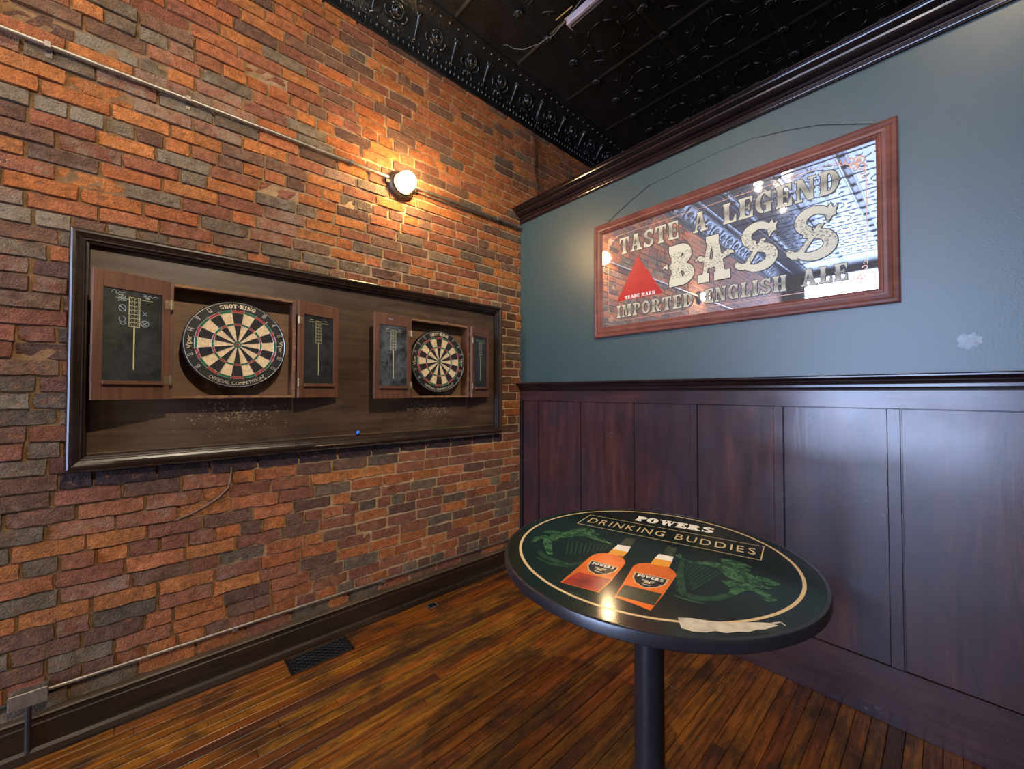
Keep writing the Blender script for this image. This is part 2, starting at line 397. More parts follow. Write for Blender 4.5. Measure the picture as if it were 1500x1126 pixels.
# ------------------------------------------------------------------ mesh helpers
class MB:
    def __init__(s): s.v = []; s.f = []; s.mi = []; s.cur = 0
    def add(s, vs, fs, mi=None):
        b = len(s.v); s.v.extend([tuple(v) for v in vs])
        for f in fs: s.f.append([b + i for i in f]); s.mi.append(s.cur if mi is None else mi)
    def box(s, a, b, mi=None):
        x0, y0, z0 = a; x1, y1, z1 = b
        s.add([(x0, y0, z0), (x1, y0, z0), (x1, y1, z0), (x0, y1, z0), (x0, y0, z1), (x1, y0, z1), (x1, y1, z1), (x0, y1, z1)],
              [(0, 3, 2, 1), (4, 5, 6, 7), (0, 1, 5, 4), (1, 2, 6, 5), (2, 3, 7, 6), (3, 0, 4, 7)], mi)
        return s
    def bbox(s, a, b, c=0.002):
        """box with chamfered edges"""
        lo = [min(a[i], b[i]) for i in range(3)]; hi = [max(a[i], b[i]) for i in range(3)]
        c = min(c, min(hi[i] - lo[i] for i in range(3)) * 0.45)
        vs = []; idx = {}
        for sx in (0, 1):
            for sy in (0, 1):
                for sz in (0, 1):
                    for ax in range(3):
                        p = []
                        for i, sg in enumerate((sx, sy, sz)):
                            e = hi[i] if sg else lo[i]
                            if i != ax: e += (-c if sg else c)
                            p.append(e)
                        idx[(sx, sy, sz, ax)] = len(vs); vs.append(p)
        fs = []
        for ax in range(3):
            o = [i for i in range(3) if i != ax]
            for sg in (0, 1):
                q = []
                for (u, v) in ((0, 0), (1, 0), (1, 1), (0, 1)):
                    k = [0, 0, 0]; k[ax] = sg; k[o[0]] = u; k[o[1]] = v
                    q.append(idx[(*k, ax)])
                fs.append(q)
        for ax in range(3):            # edges parallel to ax
            o = [i for i in range(3) if i != ax]
            for u in (0, 1):
                for v in (0, 1):
                    k0 = [0, 0, 0]; k0[o[0]] = u; k0[o[1]] = v
                    k1 = list(k0); k1[ax] = 1
                    fs.append([idx[(*k0, o[0])], idx[(*k1, o[0])], idx[(*k1, o[1])], idx[(*k0, o[1])]])
        for sx in (0, 1):
            for sy in (0, 1):
                for sz in (0, 1): fs.append([idx[(sx, sy, sz, a_)] for a_ in range(3)])
        s.add(vs, fs); return s
    def tube(s, pts, r, n=8, cap=True):
        pts = [Vector(p) for p in pts]; rings = []
        up = None
        for i, p in enumerate(pts):
            t = (pts[min(i + 1, len(pts) - 1)] - pts[max(i - 1, 0)]).normalized()
            if up is None: up = t.orthogonal().normalized()
            up = (up - t * up.dot(t)); up = up.normalized() if up.length > 1e-6 else t.orthogonal().normalized()
            b = t.cross(up)
            rr = r[i] if isinstance(r, (list, tuple)) else r
            rings.append([p + up * (rr * cos(2 * pi * k / n)) + b * (rr * sin(2 * pi * k / n)) for k in range(n)])
        vs = [v for R_ in rings for v in R_]
        fs = [[i * n + k, i * n + (k + 1) % n, (i + 1) * n + (k + 1) % n, (i + 1) * n + k] for i in range(len(pts) - 1) for k in range(n)]
        if cap: fs += [list(range(n))[::-1], [(len(pts) - 1) * n + k for k in range(n)]]
        s.add(vs, fs); return s
    def lathe(s, prof, center=(0, 0, 0), axis='z', n=32, sx=1.0, sy=1.0):
        """prof: (radius, height)"""
        vs = []; c = Vector(center)
        for (r, h) in prof:
            for k in range(n):
                a = 2 * pi * k / n; u = r * cos(a) * sx; v = r * sin(a) * sy
                vs.append(c + (Vector((u, v, h)) if axis == 'z' else Vector((u, -h, v)) if axis == '-y' else Vector((-h, u, v))))
        fs = [[i * n + k, i * n + (k + 1) % n, (i + 1) * n + (k + 1) % n, (i + 1) * n + k] for i in range(len(prof) - 1) for k in range(n)]
        if prof[0][0] > 1e-5: fs.append([k for k in range(n)][::-1])
        if prof[-1][0] > 1e-5: fs.append([(len(prof) - 1) * n + k for k in range(n)])
        s.add(vs, fs); return s
    def sweep(s, prof, a, b, fn):
        """extrude profile along parameter a..b, fn(param, p0, p1) -> point"""
        n = len(prof)
        vs = [fn(a, *p) for p in prof] + [fn(b, *p) for p in prof]
        s.add(vs, [[i, (i + 1) % n, n + (i + 1) % n, n + i] for i in range(n)] + [list(range(n))[::-1], [n + i for i in range(n)]])
        return s
    def build(s, name, mat, parent=None, world=True, smooth=False, label=None, angle=None, recalc=True):
        me = D.meshes.new(name)
        me.from_pydata(s.v, [], s.f)
        for m_ in (mat if isinstance(mat, (list, tuple)) else [mat]): me.materials.append(m_)
        if any(s.mi): me.polygons.foreach_set('material_index', s.mi)
        if recalc:
            import bmesh
            bm = bmesh.new(); bm.from_mesh(me); bmesh.ops.recalc_face_normals(bm, faces=bm.faces); bm.to_mesh(me); bm.free()
        if smooth: me.polygons.foreach_set('use_smooth', [True] * len(me.polygons))
        o = D.objects.new(name, me); COL.objects.link(o)
        if parent is not None:
            o.parent = parent
            if world: me.transform(mworld(parent).inverted())
        if label: o['label'] = label
        if smooth and angle is not None:
            try: me.set_sharp_from_angle(angle=angle)
            except Exception: pass
        return o

MW = {}
def mworld(o):
    m = Matrix.Translation(o.location) @ o.rotation_euler.to_matrix().to_4x4()
    return mworld(o.parent) @ m if o.parent else m

def empty(name, loc, rz=0.0, label=None, cat=None, group=None):
    o = D.objects.new(name, None); COL.objects.link(o); o.location = loc; o.rotation_euler = (0, 0, rz)
    o.empty_display_size = 0.05
    if label: o['label'] = label
    if cat: o['category'] = cat
    if group: o['group'] = group
    return o
def tag(o, label, cat, group=None):
    o['label'] = label; o['category'] = cat
    if group: o['group'] = group
    return o
def struct(o): o['kind'] = 'structure'; return o
def copy_tree(o, parent=None):
    c = o.copy(); COL.objects.link(c); c.parent = parent
    for ch in list(o.children): copy_tree(ch, c)
    return c

# ------------------------------------------------------------------ lettering: own slab-serif alphabet (unit height) and plain sans
def glyph(ch, S=0.24, T=0.10, spur=True):
    P = []
    def rect(x0, y0, x1, y1): P.append([(x0, y0), (x1, y0), (x1, y1), (x0, y1)])
    def poly(*p): P.append(list(p))
    o = 0.07
    def stem(x, y0=0, y1=1, w=S, top=True, bot=True, sp=True):
        rect(x, y0, x + w, y1)
        if bot:
            rect(x - o, y0, x + w + o, y0 + T * .8)
            poly((x - o, y0 + T * .8), (x + w + o, y0 + T * .8), (x + w, y0 + T * 1.7), (x, y0 + T * 1.7))
        if top:
            rect(x - o, y1 - T * .8, x + w + o, y1)
            poly((x, y1 - T * 1.7), (x + w, y1 - T * 1.7), (x + w + o, y1 - T * .8), (x - o, y1 - T * .8))
        if sp and spur:
            ym = (y0 + y1) / 2
            poly((x, ym - .08), (x, ym + .08), (x - .055, ym)); poly((x + w, ym + .08), (x + w, ym - .08), (x + w + .055, ym))
    def arc(cx, cy, rx, ry, a0, a1, tx, ty, n=14):
        for i in range(n):
            a = radians(a0 + (a1 - a0) * i / n); b = radians(a0 + (a1 - a0) * (i + 1) / n)
            P.append([(cx + rx * cos(a), cy + ry * sin(a)), (cx + rx * cos(b), cy + ry * sin(b)),
                      (cx + (rx - tx) * cos(b), cy + (ry - ty) * sin(b)), (cx + (rx - tx) * cos(a), cy + (ry - ty) * sin(a))])
    if ch == 'I': stem(o); wd = S + 2 * o
    elif ch == 'L':
        stem(o); rect(o, 0, .66, T); poly((.66, 0), (.66, .36), (.60, .36), (.50, T), (.50, 0)); wd = .66
    elif ch == 'E':
        stem(o, sp=False); rect(o, 0, .68, T); rect(o, 1 - T, .66, 1)
        poly((.68, 0), (.68, .34), (.62, .34), (.52, T), (.52, 0)); poly((.66, 1), (.66, .70), (.60, .70), (.52, 1 - T), (.52, 1))
        rect(o + S, .45, .50, .55); rect(.46, .36, .53, .64)
        poly((o, .42), (o, .58), (o - .06, .5)); wd = .68
    elif ch == 'T':
        stem(.25, top=False); rect(0, 1 - T, .74, 1)
        poly((0, 1), (0, .64), (.06, .64), (.15, 1 - T), (.15, 1)); poly((.74, 1), (.74, .64), (.68, .64), (.59, 1 - T), (.59, 1)); wd = .74
    elif ch == 'A':
        poly((.10, 0), (.22, 0), (.44, 1), (.30, 1)); poly((.36, 1), (.56, 1), (.80, 0), (.54, 0))
        rect(.18, .30, .62, .40); rect(0, 0, .32, T); rect(.46, 0, .90, T); rect(.24, 1 - T * .7, .60, 1)
        poly((.36, .40), (.50, .40), (.43, .52)); wd = .90
    elif ch == 'N':
        rect(.09, 0, .20, 1); rect(0, 0, .30, T); rect(0, 1 - T, .22, 1)
        poly((.06, 1), (.30, 1), (.74, 0), (.52, 0)); rect(.63, 0, .74, 1); rect(.53, 1 - T, .84, 1)
        poly((.09, .42), (.09, .58), (.03, .5)); poly((.74, .42), (.74, .58), (.80, .5)); wd = .84
    elif ch == 'M':
        rect(.09, 0, .20, 1); rect(0, 0, .30, T); rect(0, 1 - T, .22, 1)
        poly((.09, 1), (.33, 1), (.54, .18), (.40, .10)); poly((.66, 1), (.56, 1), (.40, .10), (.50, .10))
        rect(.62, 0, .86, 1); rect(.55, 0, .94, T); rect(.62, 1 - T, .94, 1); wd = .94
    elif ch == 'H':
        stem(o, sp=False); stem(.52, sp=False); rect(o + S, .44, .52, .56); wd = .52 + S + o
    elif ch == 'D':
        stem(o, sp=False); arc(.32, .5, .42, .5, -90, 90, S, T); rect(o + S, 0, .34, T); rect(o + S, 1 - T, .34, 1)
        poly((.74, .42), (.74, .58), (.80, .5)); poly((o, .42), (o, .58), (.01, .5)); wd = .76
    elif ch == 'O' or ch == 'Q': arc(.38, .5, .38, .5, 0, 360, S, T, 28); wd = .76
    elif ch == 'B':
        stem(o, sp=False); arc(.34, .745, .32, .255, -90, 90, S * .92, T); arc(.34, .27, .38, .27, -90, 90, S, T)
        for y in (0, 1 - T): rect(o + S, y, .36, y + T)
        rect(o + S, .46, .36, .55); poly((o, .42), (o, .58), (-.01, .5)); wd = .72
    elif ch in 'PR':
        stem(o, sp=False, top=True); arc(.34, .72, .34, .28, -90, 90, S * .92, T)
        rect(o + S, 1 - T, .36, 1); rect(o + S, .44, .36, .44 + T); poly((o, .34), (o, .50), (.01, .42)); wd = .68
        if ch == 'R': poly((.32, .48), (.54, .48), (.72, .02), (.50, .02)); rect(.48, 0, .80, T * .9); wd = .80
    elif ch == 'S':
        arc(.36, .735, .32, .265, 25, 270, S * .9, T); arc(.36, .27, .34, .27, -155, 90, S * .9, T)
        poly((.30, .58), (.30, .44), (.42, .42), (.42, .56))
        poly((.62, .98), (.68, .98), (.68, .66), (.62, .66), (.52, .80)); poly((.02, .02), (.08, .02), (.18, .2), (.08, .36), (.02, .36)); wd = .72
    elif ch == 'G':
        arc(.40, .5, .40, .5, 40, 318, S, T, 24); poly((.62, .98), (.70, .98), (.70, .64), (.62, .64), (.52, .84))
        rect(.48, 0.02, .72, .42); rect(.38, .38, .80, .38 + T); wd = .80
    elif ch == 'W':
        poly((.06, 1), (.32, 1), (.50, 0), (.34, 0)); poly((.44, .0), (.34, .0), (.52, .86), (.60, .86))
        poly((.46, 1), (.68, 1), (.86, 0), (.70, 0)); poly((.80, 0), (.70, 0), (.90, 1), (1.0, 1))
        rect(0, 1 - T, .40, 1); rect(.44, 1 - T, .74, 1); rect(.84, 1 - T, 1.08, 1); wd = 1.08
    elif ch == 'K':
        stem(o, sp=False); poly((.28, .40), (.40, .40), (.72, .95), (.60, .95)); poly((.36, .52), (.56, .62), (.78, .05), (.54, .05))
        rect(.52, 1 - T, .80, 1); rect(.46, 0, .86, T); wd = .86
    elif ch == '-': rect(.05, .42, .35, .56); wd = .40
    else: wd = .35
    return P, wd

def slab_text(txt, S=0.24, T=0.10, gap=0.10, spur=True):
    out = []; x = 0
    for c in txt:
        P, wd = glyph(c, S, T, spur)
        out += [[(a + x, b) for a, b in q] for q in P]; x += wd + gap
    return out, x - gap

_cc = {}
def sans_char(ch):
    if ch in _cc: return _cc[ch]
    cu = D.curves.new('glyph', 'FONT'); cu.body = ch; cu.resolution_u = 3
    o = D.objects.new('glyph', cu); COL.objects.link(o)
    bpy.context.view_layer.update()
    me = D.meshes.new_from_object(o.evaluated_get(bpy.context.evaluated_depsgraph_get()))
    vs = [v.co.xy.copy() for v in me.vertices]; fs = [list(p.vertices) for p in me.polygons]
    D.objects.remove(o); D.curves.remove(cu); D.meshes.remove(me)
    if vs:
        x0 = min(v.x for v in vs); x1 = max(v.x for v in vs)
        vs = [(v.x - x0, v.y) for v in vs]; r = (vs, fs, x1 - x0)
    else: r = ([], [], 0.22)
    _cc[ch] = r
    return r
CAPH = None
def sans_text(txt, gap=0.10):
    """list of (verts, faces) already laid out, unit cap height"""
    global CAPH
    if CAPH is None: CAPH = max(v[1] for v in sans_char('H')[0])
    out = []; x = 0
    for c in txt:
        vs, fs, wd = sans_char(c)
        if vs: out.append(([((a / CAPH) + x, b / CAPH) for a, b in vs], fs))
        x += wd / CAPH + gap
    return out, x - gap

def put_polys(mb, polys, fn):
    for k, q in enumerate(polys):
        p = [Vector(fn(a, b)) for a, b in q]
        nrm = (p[1] - p[0]).cross(p[2] - p[0]); nrm = nrm.normalized() if nrm.length > 1e-12 else Vector((0, 0, 0))
        face_dir = Vector((-1, 0, 0)) if abs(nrm.x) > .7 else Vector((0, -1, 0)) if abs(nrm.y) > .7 else Vector((0, 0, 1))
        mb.add([v + face_dir * (0.000012 * (k % 40)) for v in p], [list(range(len(q)))])
def put_sans(mb, items, fn):
    for vs, fs in items: mb.add([fn(a, b) for a, b in vs], fs)

# ================================================================== THE SETTING
YW = 2.62      # face of the brickwork
XP = 2.49      # face of the partition
CEIL = 4.22

# ---- left wall: mortar bed, then bricks
def wall_left():
    mb = MB()
    x0, x1, z0, z1 = -1.05, 4.3, 0.0, 4.06
    nx, nz = 150, 100
    vs = []
    for j in range(nz + 1):
        for i in range(nx + 1):
            x = x0 + (x1 - x0) * i / nx; z = z0 + (z1 - z0) * j / nz
            t = max(0.0, min(1.0, (x - 0.1) / 1.5))
            flush = 0.0105 * (1 - t) + 0.0052 * t
            vs.append((x, YW + flush + 0.0016 * noise.noise(Vector((x * 17, z * 17, 3))), z))
    fs = [[j * (nx + 1) + i, j * (nx + 1) + i + 1, (j + 1) * (nx + 1) + i + 1, (j + 1) * (nx + 1) + i] for j in range(nz) for i in range(nx)]
    mb.add(vs, fs, 0)
    mb.cur = 1
    mb.box((-6.3, YW, 0), (x0, YW + 0.2, 4.3)); mb.box((x1, YW, 0), (6.0, YW + 0.2, 4.3)); mb.box((x0, YW + 0.03, 0), (x1, YW + 0.2, 4.3))
    o = struct(mb.build('wall_left', [M['mortar'], M['far_brick']], smooth=False, recalc=False))
    return o
WL = wall_left()

ORANGE = [(0.50, 0.165, 0.045), (0.54, 0.195, 0.055), (0.46, 0.14, 0.042), (0.48, 0.16, 0.06)]
REDBR = [(0.33, 0.115, 0.055), (0.29, 0.10, 0.052), (0.37, 0.135, 0.062), (0.28, 0.10, 0.058)]
PURP = [(0.20, 0.100, 0.060), (0.165, 0.085, 0.054), (0.23, 0.12, 0.07)]
GREY = [(0.185, 0.135, 0.085), (0.15, 0.11, 0.072), (0.23, 0.165, 0.10)]

def brick_color(x, z):
    q = noise.noise(Vector((x * 1.3, z * 2.2, 7.7)))
    r = random.random()
    lime = random.uniform(0.0, 0.25)
    # weathered band at upper left, smoother orange brick high up, greyer brick low down
    grey = 0.12; purp = 0.17; orange = 0.44
    if x < 0.9 and 2.2 < z < 3.5: grey = 0.24; purp = 0.18; orange = 0.36; lime += random.uniform(0, 0.32)
    if z > 3.0 + 0.25 * max(0, 1.2 - x): grey = 0.05; purp = 0.20; orange = 0.52; lime *= 0.5
    if x < -0.15 and z < 2.3: grey = 0.34; purp = 0.22; orange = 0.20; lime += 0.1
    if x > 1.3 and z < 1.2: grey = 0.12; purp = 0.26; orange = 0.17
    if x > 2.15 and z < 2.4: orange = 0.30; purp = 0.24; grey = 0.10
    orange += 0.25 * q
    if r < grey: c = random.choice(GREY)
    elif r < grey + purp: c = random.choice(PURP); lime *= 0.6
    elif r < grey + purp + orange: c = random.choice(ORANGE); lime *= 0.45
    else: c = random.choice(REDBR)
    k = random.uniform(0.85, 1.15)
    # paint overspray on the courses that touch the big frame
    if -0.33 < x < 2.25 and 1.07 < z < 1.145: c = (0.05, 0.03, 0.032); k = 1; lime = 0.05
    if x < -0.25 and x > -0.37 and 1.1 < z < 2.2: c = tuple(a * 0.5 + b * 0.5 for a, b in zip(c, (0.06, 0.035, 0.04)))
    return (c[0] * k, c[1] * k, c[2] * k, lime)

def brick_geo(x0, x1, z0, z1):
    nx = 7 if (x1 - x0) > 0.14 else 5
    nz = 4
    rough_amt = 0.0075 if x0 < 1.2 and z0 < 3.3 else 0.0035
    proud = random.uniform(-0.004, 0.004) if x0 < 1.3 else random.uniform(-0.002, 0.002)
    if random.random() < 0.05 and x0 < 1.3: proud += 0.010
    t = max(0.0, min(1.0, (x0 - 0.1) / 1.5)); e = 0.0028
    vs = []
    seed = random.uniform(0, 100)
    tilt = random.uniform(-0.004, 0.004)
    for j in range(nz + 1):
        for i in range(nx + 1):
            def pos(k, n, a, b):
                if k == 0: return a
                if k == n: return b
                return a + e + (b - a - 2 * e) * (k - 1) / (n - 2)
            x = pos(i, nx, x0, x1); z = pos(j, nz, z0, z1)
            edge = i in (0, nx) or j in (0, nz)
            nn = (noise.noise(Vector((x * 30 + seed, z * 55, seed))) + 0.6 * noise.noise(Vector((x * 70 + seed, z * 90, seed))))
            n2 = noise.noise(Vector((x * 60, seed, z * 60)))
            if edge:
                x += 0.006 * n2; z += 0.0055 * nn; y = YW + 0.014
            else:
                y = YW - 0.0035 + proud + rough_amt * nn * 1.3 + tilt * (i / nx - .5)
                if i in (1, nx - 1) and j in (1, nz - 1): y += 0.003
                if i in (1, nx - 1): x += 0.005 * n2
                if j in (1, nz - 1): z += 0.0045 * nn
            vs.append((x, y, z))
    fs = [[j * (nx + 1) + i, j * (nx + 1) + i + 1, (j + 1) * (nx + 1) + i + 1, (j + 1) * (nx + 1) + i] for j in range(nz) for i in range(nx)]
    return vs, fs

def lay_bricks():
    bricks = []
    ch = 0.0715; z = 0.0; row = 0
    while z < 3.95:
        xend = 4.25 if z > 3.05 else 2.505
        x = -1.02 - random.uniform(0, 0.05)
        header_row = row % 7 == 3
        off = {0: 0.0, 1: 0.105}[row % 2]
        x += off + random.uniform(-0.02, 0.02) - 0.1
        j = 0.006 if z > 0 else 0.005
        while x < xend:
            L = random.uniform(0.094, 0.108) if (header_row or random.random() < 0.10) else random.uniform(0.195, 0.218)
            a, b = x, min(x + L, xend)
            x += L + (random.uniform(0.005, 0.010) if x < 0.6 else random.uniform(0.008, 0.013))
            if b - a < 0.035: continue
            zt = z + ch - random.uniform(0.007, 0.012) * (1.0 if a > 0.6 else 0.55)
            wob = 0.006 * noise.noise(Vector((a * 1.1, z * 1.3, 1.0)))
            # hidden for good behind the big framed board
            if a > -0.15 and b < 2.10 and z > 1.24 and zt < 2.14: continue
            bricks.append((a, b, z + wob, zt + wob))
        z += ch; row += 1
    return bricks
BR = lay_bricks()

rt = Vector((sin(yaw), -cos(yaw), 0)); up = rt.cross(fwd)
def in_frame_area(b):
    c = Vector(((b[0] + b[1]) / 2, YW, (b[2] + b[3]) / 2)) - Vector((0, 0, 1.5))
    z = c.dot(fwd)
    if z <= 0.05: return 0
    px = 750 + 580 * c.dot(rt) / z; py = 563 - 580 * c.dot(up) / z
    if not (-15 < px < 1515 and -15 < py < 1141): return 0
    if b[0] > 2.55 and b[3] < 3.3: return 0
    k = 1.0
    if c.x > -0.27 and c.x < 2.2 and 1.17 < c.z + 1.5 < 2.2: k = 0.0
    return k * (b[1] - b[0]) * (b[3] - b[2]) / c.length ** 2 * abs(c.normalized().y)
order = sorted(range(len(BR)), key=lambda i: -in_frame_area(BR[i]))
chosen = set(order[:300])
stuff_v, stuff_f, stuff_c = [], [], []
for i, b in enumerate(BR):
    vs, fs = brick_geo(*b)
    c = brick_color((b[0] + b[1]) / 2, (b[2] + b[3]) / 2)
    if i in chosen:
        me = D.meshes.new('brick'); me.from_pydata(vs, [], fs); me.materials.append(M['brick'])
        at = me.color_attributes.new('Col', 'FLOAT_COLOR', 'POINT'); at.data.foreach_set('color', list(c) * len(vs))
        me.polygons.foreach_set('use_smooth', [True] * len(me.polygons)); me.set_sharp_from_angle(angle=0.6)
        o = D.objects.new('brick', me); COL.objects.link(o); o.parent = WL
    else:
        n0 = len(stuff_v); stuff_v += vs; stuff_f += [[n0 + k for k in f] for f in fs]; stuff_c += list(c) * len(vs)
me = D.meshes.new('brickwork'); me.from_pydata(stuff_v, [], stuff_f); me.materials.append(M['brick'])
at = me.color_attributes.new('Col', 'FLOAT_COLOR', 'POINT'); at.data.foreach_set('color', stuff_c)
me.polygons.foreach_set('use_smooth', [True] * len(me.polygons)); me.set_sharp_from_angle(angle=0.6)
o = D.objects.new('brickwork', me); COL.objects.link(o); o.parent = WL; o['kind'] = 'stuff'

# ---- floor of narrow boards
fl = MB(); fl.box((-6.3, -3.6, -0.12), (6.0, 2.8, -0.012))
FLOOR = struct(fl.build('floor', M['subfloor']))
AMBER = [(0.20, 0.070, 0.008), (0.235, 0.086, 0.009), (0.19, 0.060, 0.007), (0.155, 0.044, 0.007), (0.20, 0.064, 0.008)]
DARKP = [(0.10, 0.032, 0.010), (0.13, 0.042, 0.012), (0.075, 0.026, 0.010)]
def plank(x0, x1, y0, y1, c, parent, name='plank'):
    g = 0.0009; h = random.uniform(-0.0008, 0.0006)
    b = 0.0014
    vs = [(x0 + g, y0 + g, -0.012), (x1 - g, y0 + g, -0.012), (x1 - g, y1 - g, -0.012), (x0 + g, y1 - g, -0.012),
          (x0 + g, y0 + g, h - b), (x1 - g, y0 + g, h - b), (x1 - g, y1 - g, h - b), (x0 + g, y1 - g, h - b),
          (x0 + g + b, y0 + g + b, h), (x1 - g - b, y0 + g + b, h), (x1 - g - b, y1 - g - b, h), (x0 + g + b, y1 - g - b, h)]
    fs = [(0, 1, 5, 4), (1, 2, 6, 5), (2, 3, 7, 6), (3, 0, 4, 7), (4, 5, 9, 8), (5, 6, 10, 9), (6, 7, 11, 10), (7, 4, 8, 11), (8, 9, 10, 11)]
    return vs, fs
pw = 0.0555
far_v, far_f, far_c = [], [], []
y = 2.53
row = 0
while y > -3.55:
    visible = y > -0.35
    x = -6.2 if not visible else -1.35 - random.uniform(0, 0.9)
    if visible:      # run of board out of the frame, to the left
        segs = [(-6.2, x)]
    else: segs = []
    while x < 2.49:
        L = random.uniform(0.9, 2.3) if visible else 3.0
        segs.append((x, min(x + L, 2.49))); x += L
    for k, (a, b) in enumerate(segs):
        if b - a < 0.05: continue
        c = random.choice(AMBER) if random.random() < 0.84 else random.choice(DARKP)
        c = (*[q * random.uniform(0.85, 1.15) for q in c], 1)
        vs, fs = plank(a, b, y - pw, y, c, None)
        if visible and b > -1.3 and k > 0:
            me = D.meshes.new('plank'); me.from_pydata(vs, [], fs); me.materials.append(M['plank'])
            at = me.color_attributes.new('Col', 'FLOAT_COLOR', 'POINT'); at.data.foreach_set('color', list(c) * len(vs))
            o = D.objects.new('plank', me); COL.objects.link(o); o.parent = FLOOR
        else:
            n0 = len(far_v); far_v += vs; far_f += [[n0 + q for q in f] for f in fs]; far_c += list(c) * len(vs)
    y -= pw; row += 1
me = D.meshes.new('floorboards'); me.from_pydata(far_v, [], far_f); me.materials.append(M['plank'])
at = me.color_attributes.new('Col', 'FLOAT_COLOR', 'POINT'); at.data.foreach_set('color', far_c)
o = D.objects.new('floorboards', me); COL.objects.link(o); o.parent = FLOOR; o['kind'] = 'stuff'

# ---- baseboard along the brick wall
bb = MB()
prof = [(2.64, 0.0), (2.586, 0.0), (2.586, 0.108), (2.590, 0.112), (2.590, 0.130), (2.594, 0.136), (2.64, 0.136)]
bb.sweep(prof, -6.2, 2.49, lambda t, a, b: (t, a, b))
BB = struct(bb.build('baseboard_left', M['baseboard']))
cp = MB(); cp.sweep([(2.64, 0.1362), (2.582, 0.1362), (2.578, 0.141), (2.582, 0.148), (2.64, 0.150)], -6.2, 2.488, lambda t, a, b: (t, a, b))
cp.build('cap_moulding', M['base_cap'], BB)
sh = MB(); sh.sweep([(2.5855, 0.0), (2.5855, 0.020), (2.578, 0.020), (2.566, 0.010), (2.532, 0.006), (2.531, 0.0)], -6.2, 2.46, lambda t, a, b: (t, a, b))
sh.build('shoe_moulding', M['baseboard'], BB)
bx = MB(); bx.box((-6.2, 2.529, -0.012), (2.49, 2.64, -0.001)); bx.build('floor_border', M['baseboard'], BB)

# ---- partition wall on the right, lower than the ceiling
pt = MB()
pt.box((XP, -3.5, 1.5), (XP + 0.12, YW + 0.02, 3.15)); pt.box((XP + 0.02, -3.5, 0), (XP + 0.12, YW + 0.02, 1.5))
WR = struct(pt.build('wall_right', M['paint']))
f = MB()
pp = []
random.seed(3)
for k in range(22):
    a = 2 * pi * k / 22; r = 1 + 0.25 * random.uniform(-1, 1)
    pp.append((-0.062 + 0.034 * r * cos(a), 1.712 + 0.032 * r * sin(a)))
f.add([(XP - 0.0012, p[0], p[1]) for p in pp] + [(XP + 0.001, p[0], p[1]) for p in pp], [list(range(22))] + [[i, (i + 1) % 22, 22 + (i + 1) % 22, 22 + i] for i in range(22)])
f.build('filler_patch', M['patch'], WR, label='pale patch of filler on the blue-green paint')

# ---- crown moulding on the partition (trim_3), chair rail (trim_2), wainscot (trim_1)
cr = [(-0.13, 3.035), (0.010, 3.035), (0.013, 3.037), (0.013, 3.041), (0.007, 3.044), (0.012, 3.047), (0.013, 3.050), (0.013, 3.073),
      (0.022, 3.076), (0.027, 3.082), (0.026, 3.088), (0.020, 3.091), (0.026, 3.094), (0.040, 3.098), (0.054, 3.104), (0.062, 3.113), (0.064, 3.122),
      (0.060, 3.126), (0.068, 3.128), (0.080, 3.132), (0.090, 3.138), (0.092, 3.143), (0.098, 3.143), (0.098, 3.149), (0.105, 3.150), (0.105, 3.158), (-0.13, 3.158)]
c = MB(); c.sweep(cr, -3.5, YW, lambda t, a, b: (XP - a, t, b)); struct(c.build('trim_3', M['crown']))
rl = [(-0.01, 1.581), (0.056, 1.581), (0.062, 1.576), (0.062, 1.570), (0.056, 1.564), (0.050, 1.561), (0.044, 1.556), (0.042, 1.549), (0.030, 1.546),
      (0.026, 1.536), (0.026, 1.524), (0.016, 1.518), (0.014, 1.510), (-0.01, 1.508)]
c = MB(); c.sweep(rl, -3.5, YW, lambda t, a, b: (XP - a, t, b)); struct(c.build('trim_2', M['crown']))

wb = MB(); wb.box((XP + 0.004, -3.5, 0.0), (XP + 0.02, YW, 1.508))
WS = struct(wb.build('trim_1', M['stile']))
tr = MB(); tr.bbox((XP - 0.012, -3.5, 1.425), (XP + 0.006, YW, 1.508), 0.0015); tr.build('top_rail', M['rail'], WS)
br_ = MB(); br_.bbox((XP - 0.012, -3.5, 0.0), (XP + 0.006, YW, 0.262), 0.002); br_.build('bottom_rail', M['rail'], WS)
ys = [2.443, 1.975 + .003, 1.515, 1.082, 0.633, 0.187, -0.26, -0.707, -1.154, -1.6, -2.05, -2.5, -2.95, -3.4]
prev = YW - 0.02
post = MB(); post.bbox((XP - 0.016, YW - 0.035, 0.262), (XP + 0.006, YW, 1.425), 0.002); post.build('corner_post', M['black'], WS)
prev = YW - 0.037
for k, ys0 in enumerate(ys):
    w_ = 0.043
    if k == 0: w_ = 0.055
    pa = MB(); pa.bbox((XP - 0.004, ys0 + 0.0006, 0.2645), (XP + 0.006, prev - 0.0045, 1.4225), 0.0015); pa.build('panel', M['wainscot'], WS)
    st = MB(); st.bbox((XP - 0.010, ys0 - w_, 0.2635), (XP + 0.006, ys0, 1.4235), 0.0015); st.build('stile', M['stile'], WS)
    prev = ys0 - w_

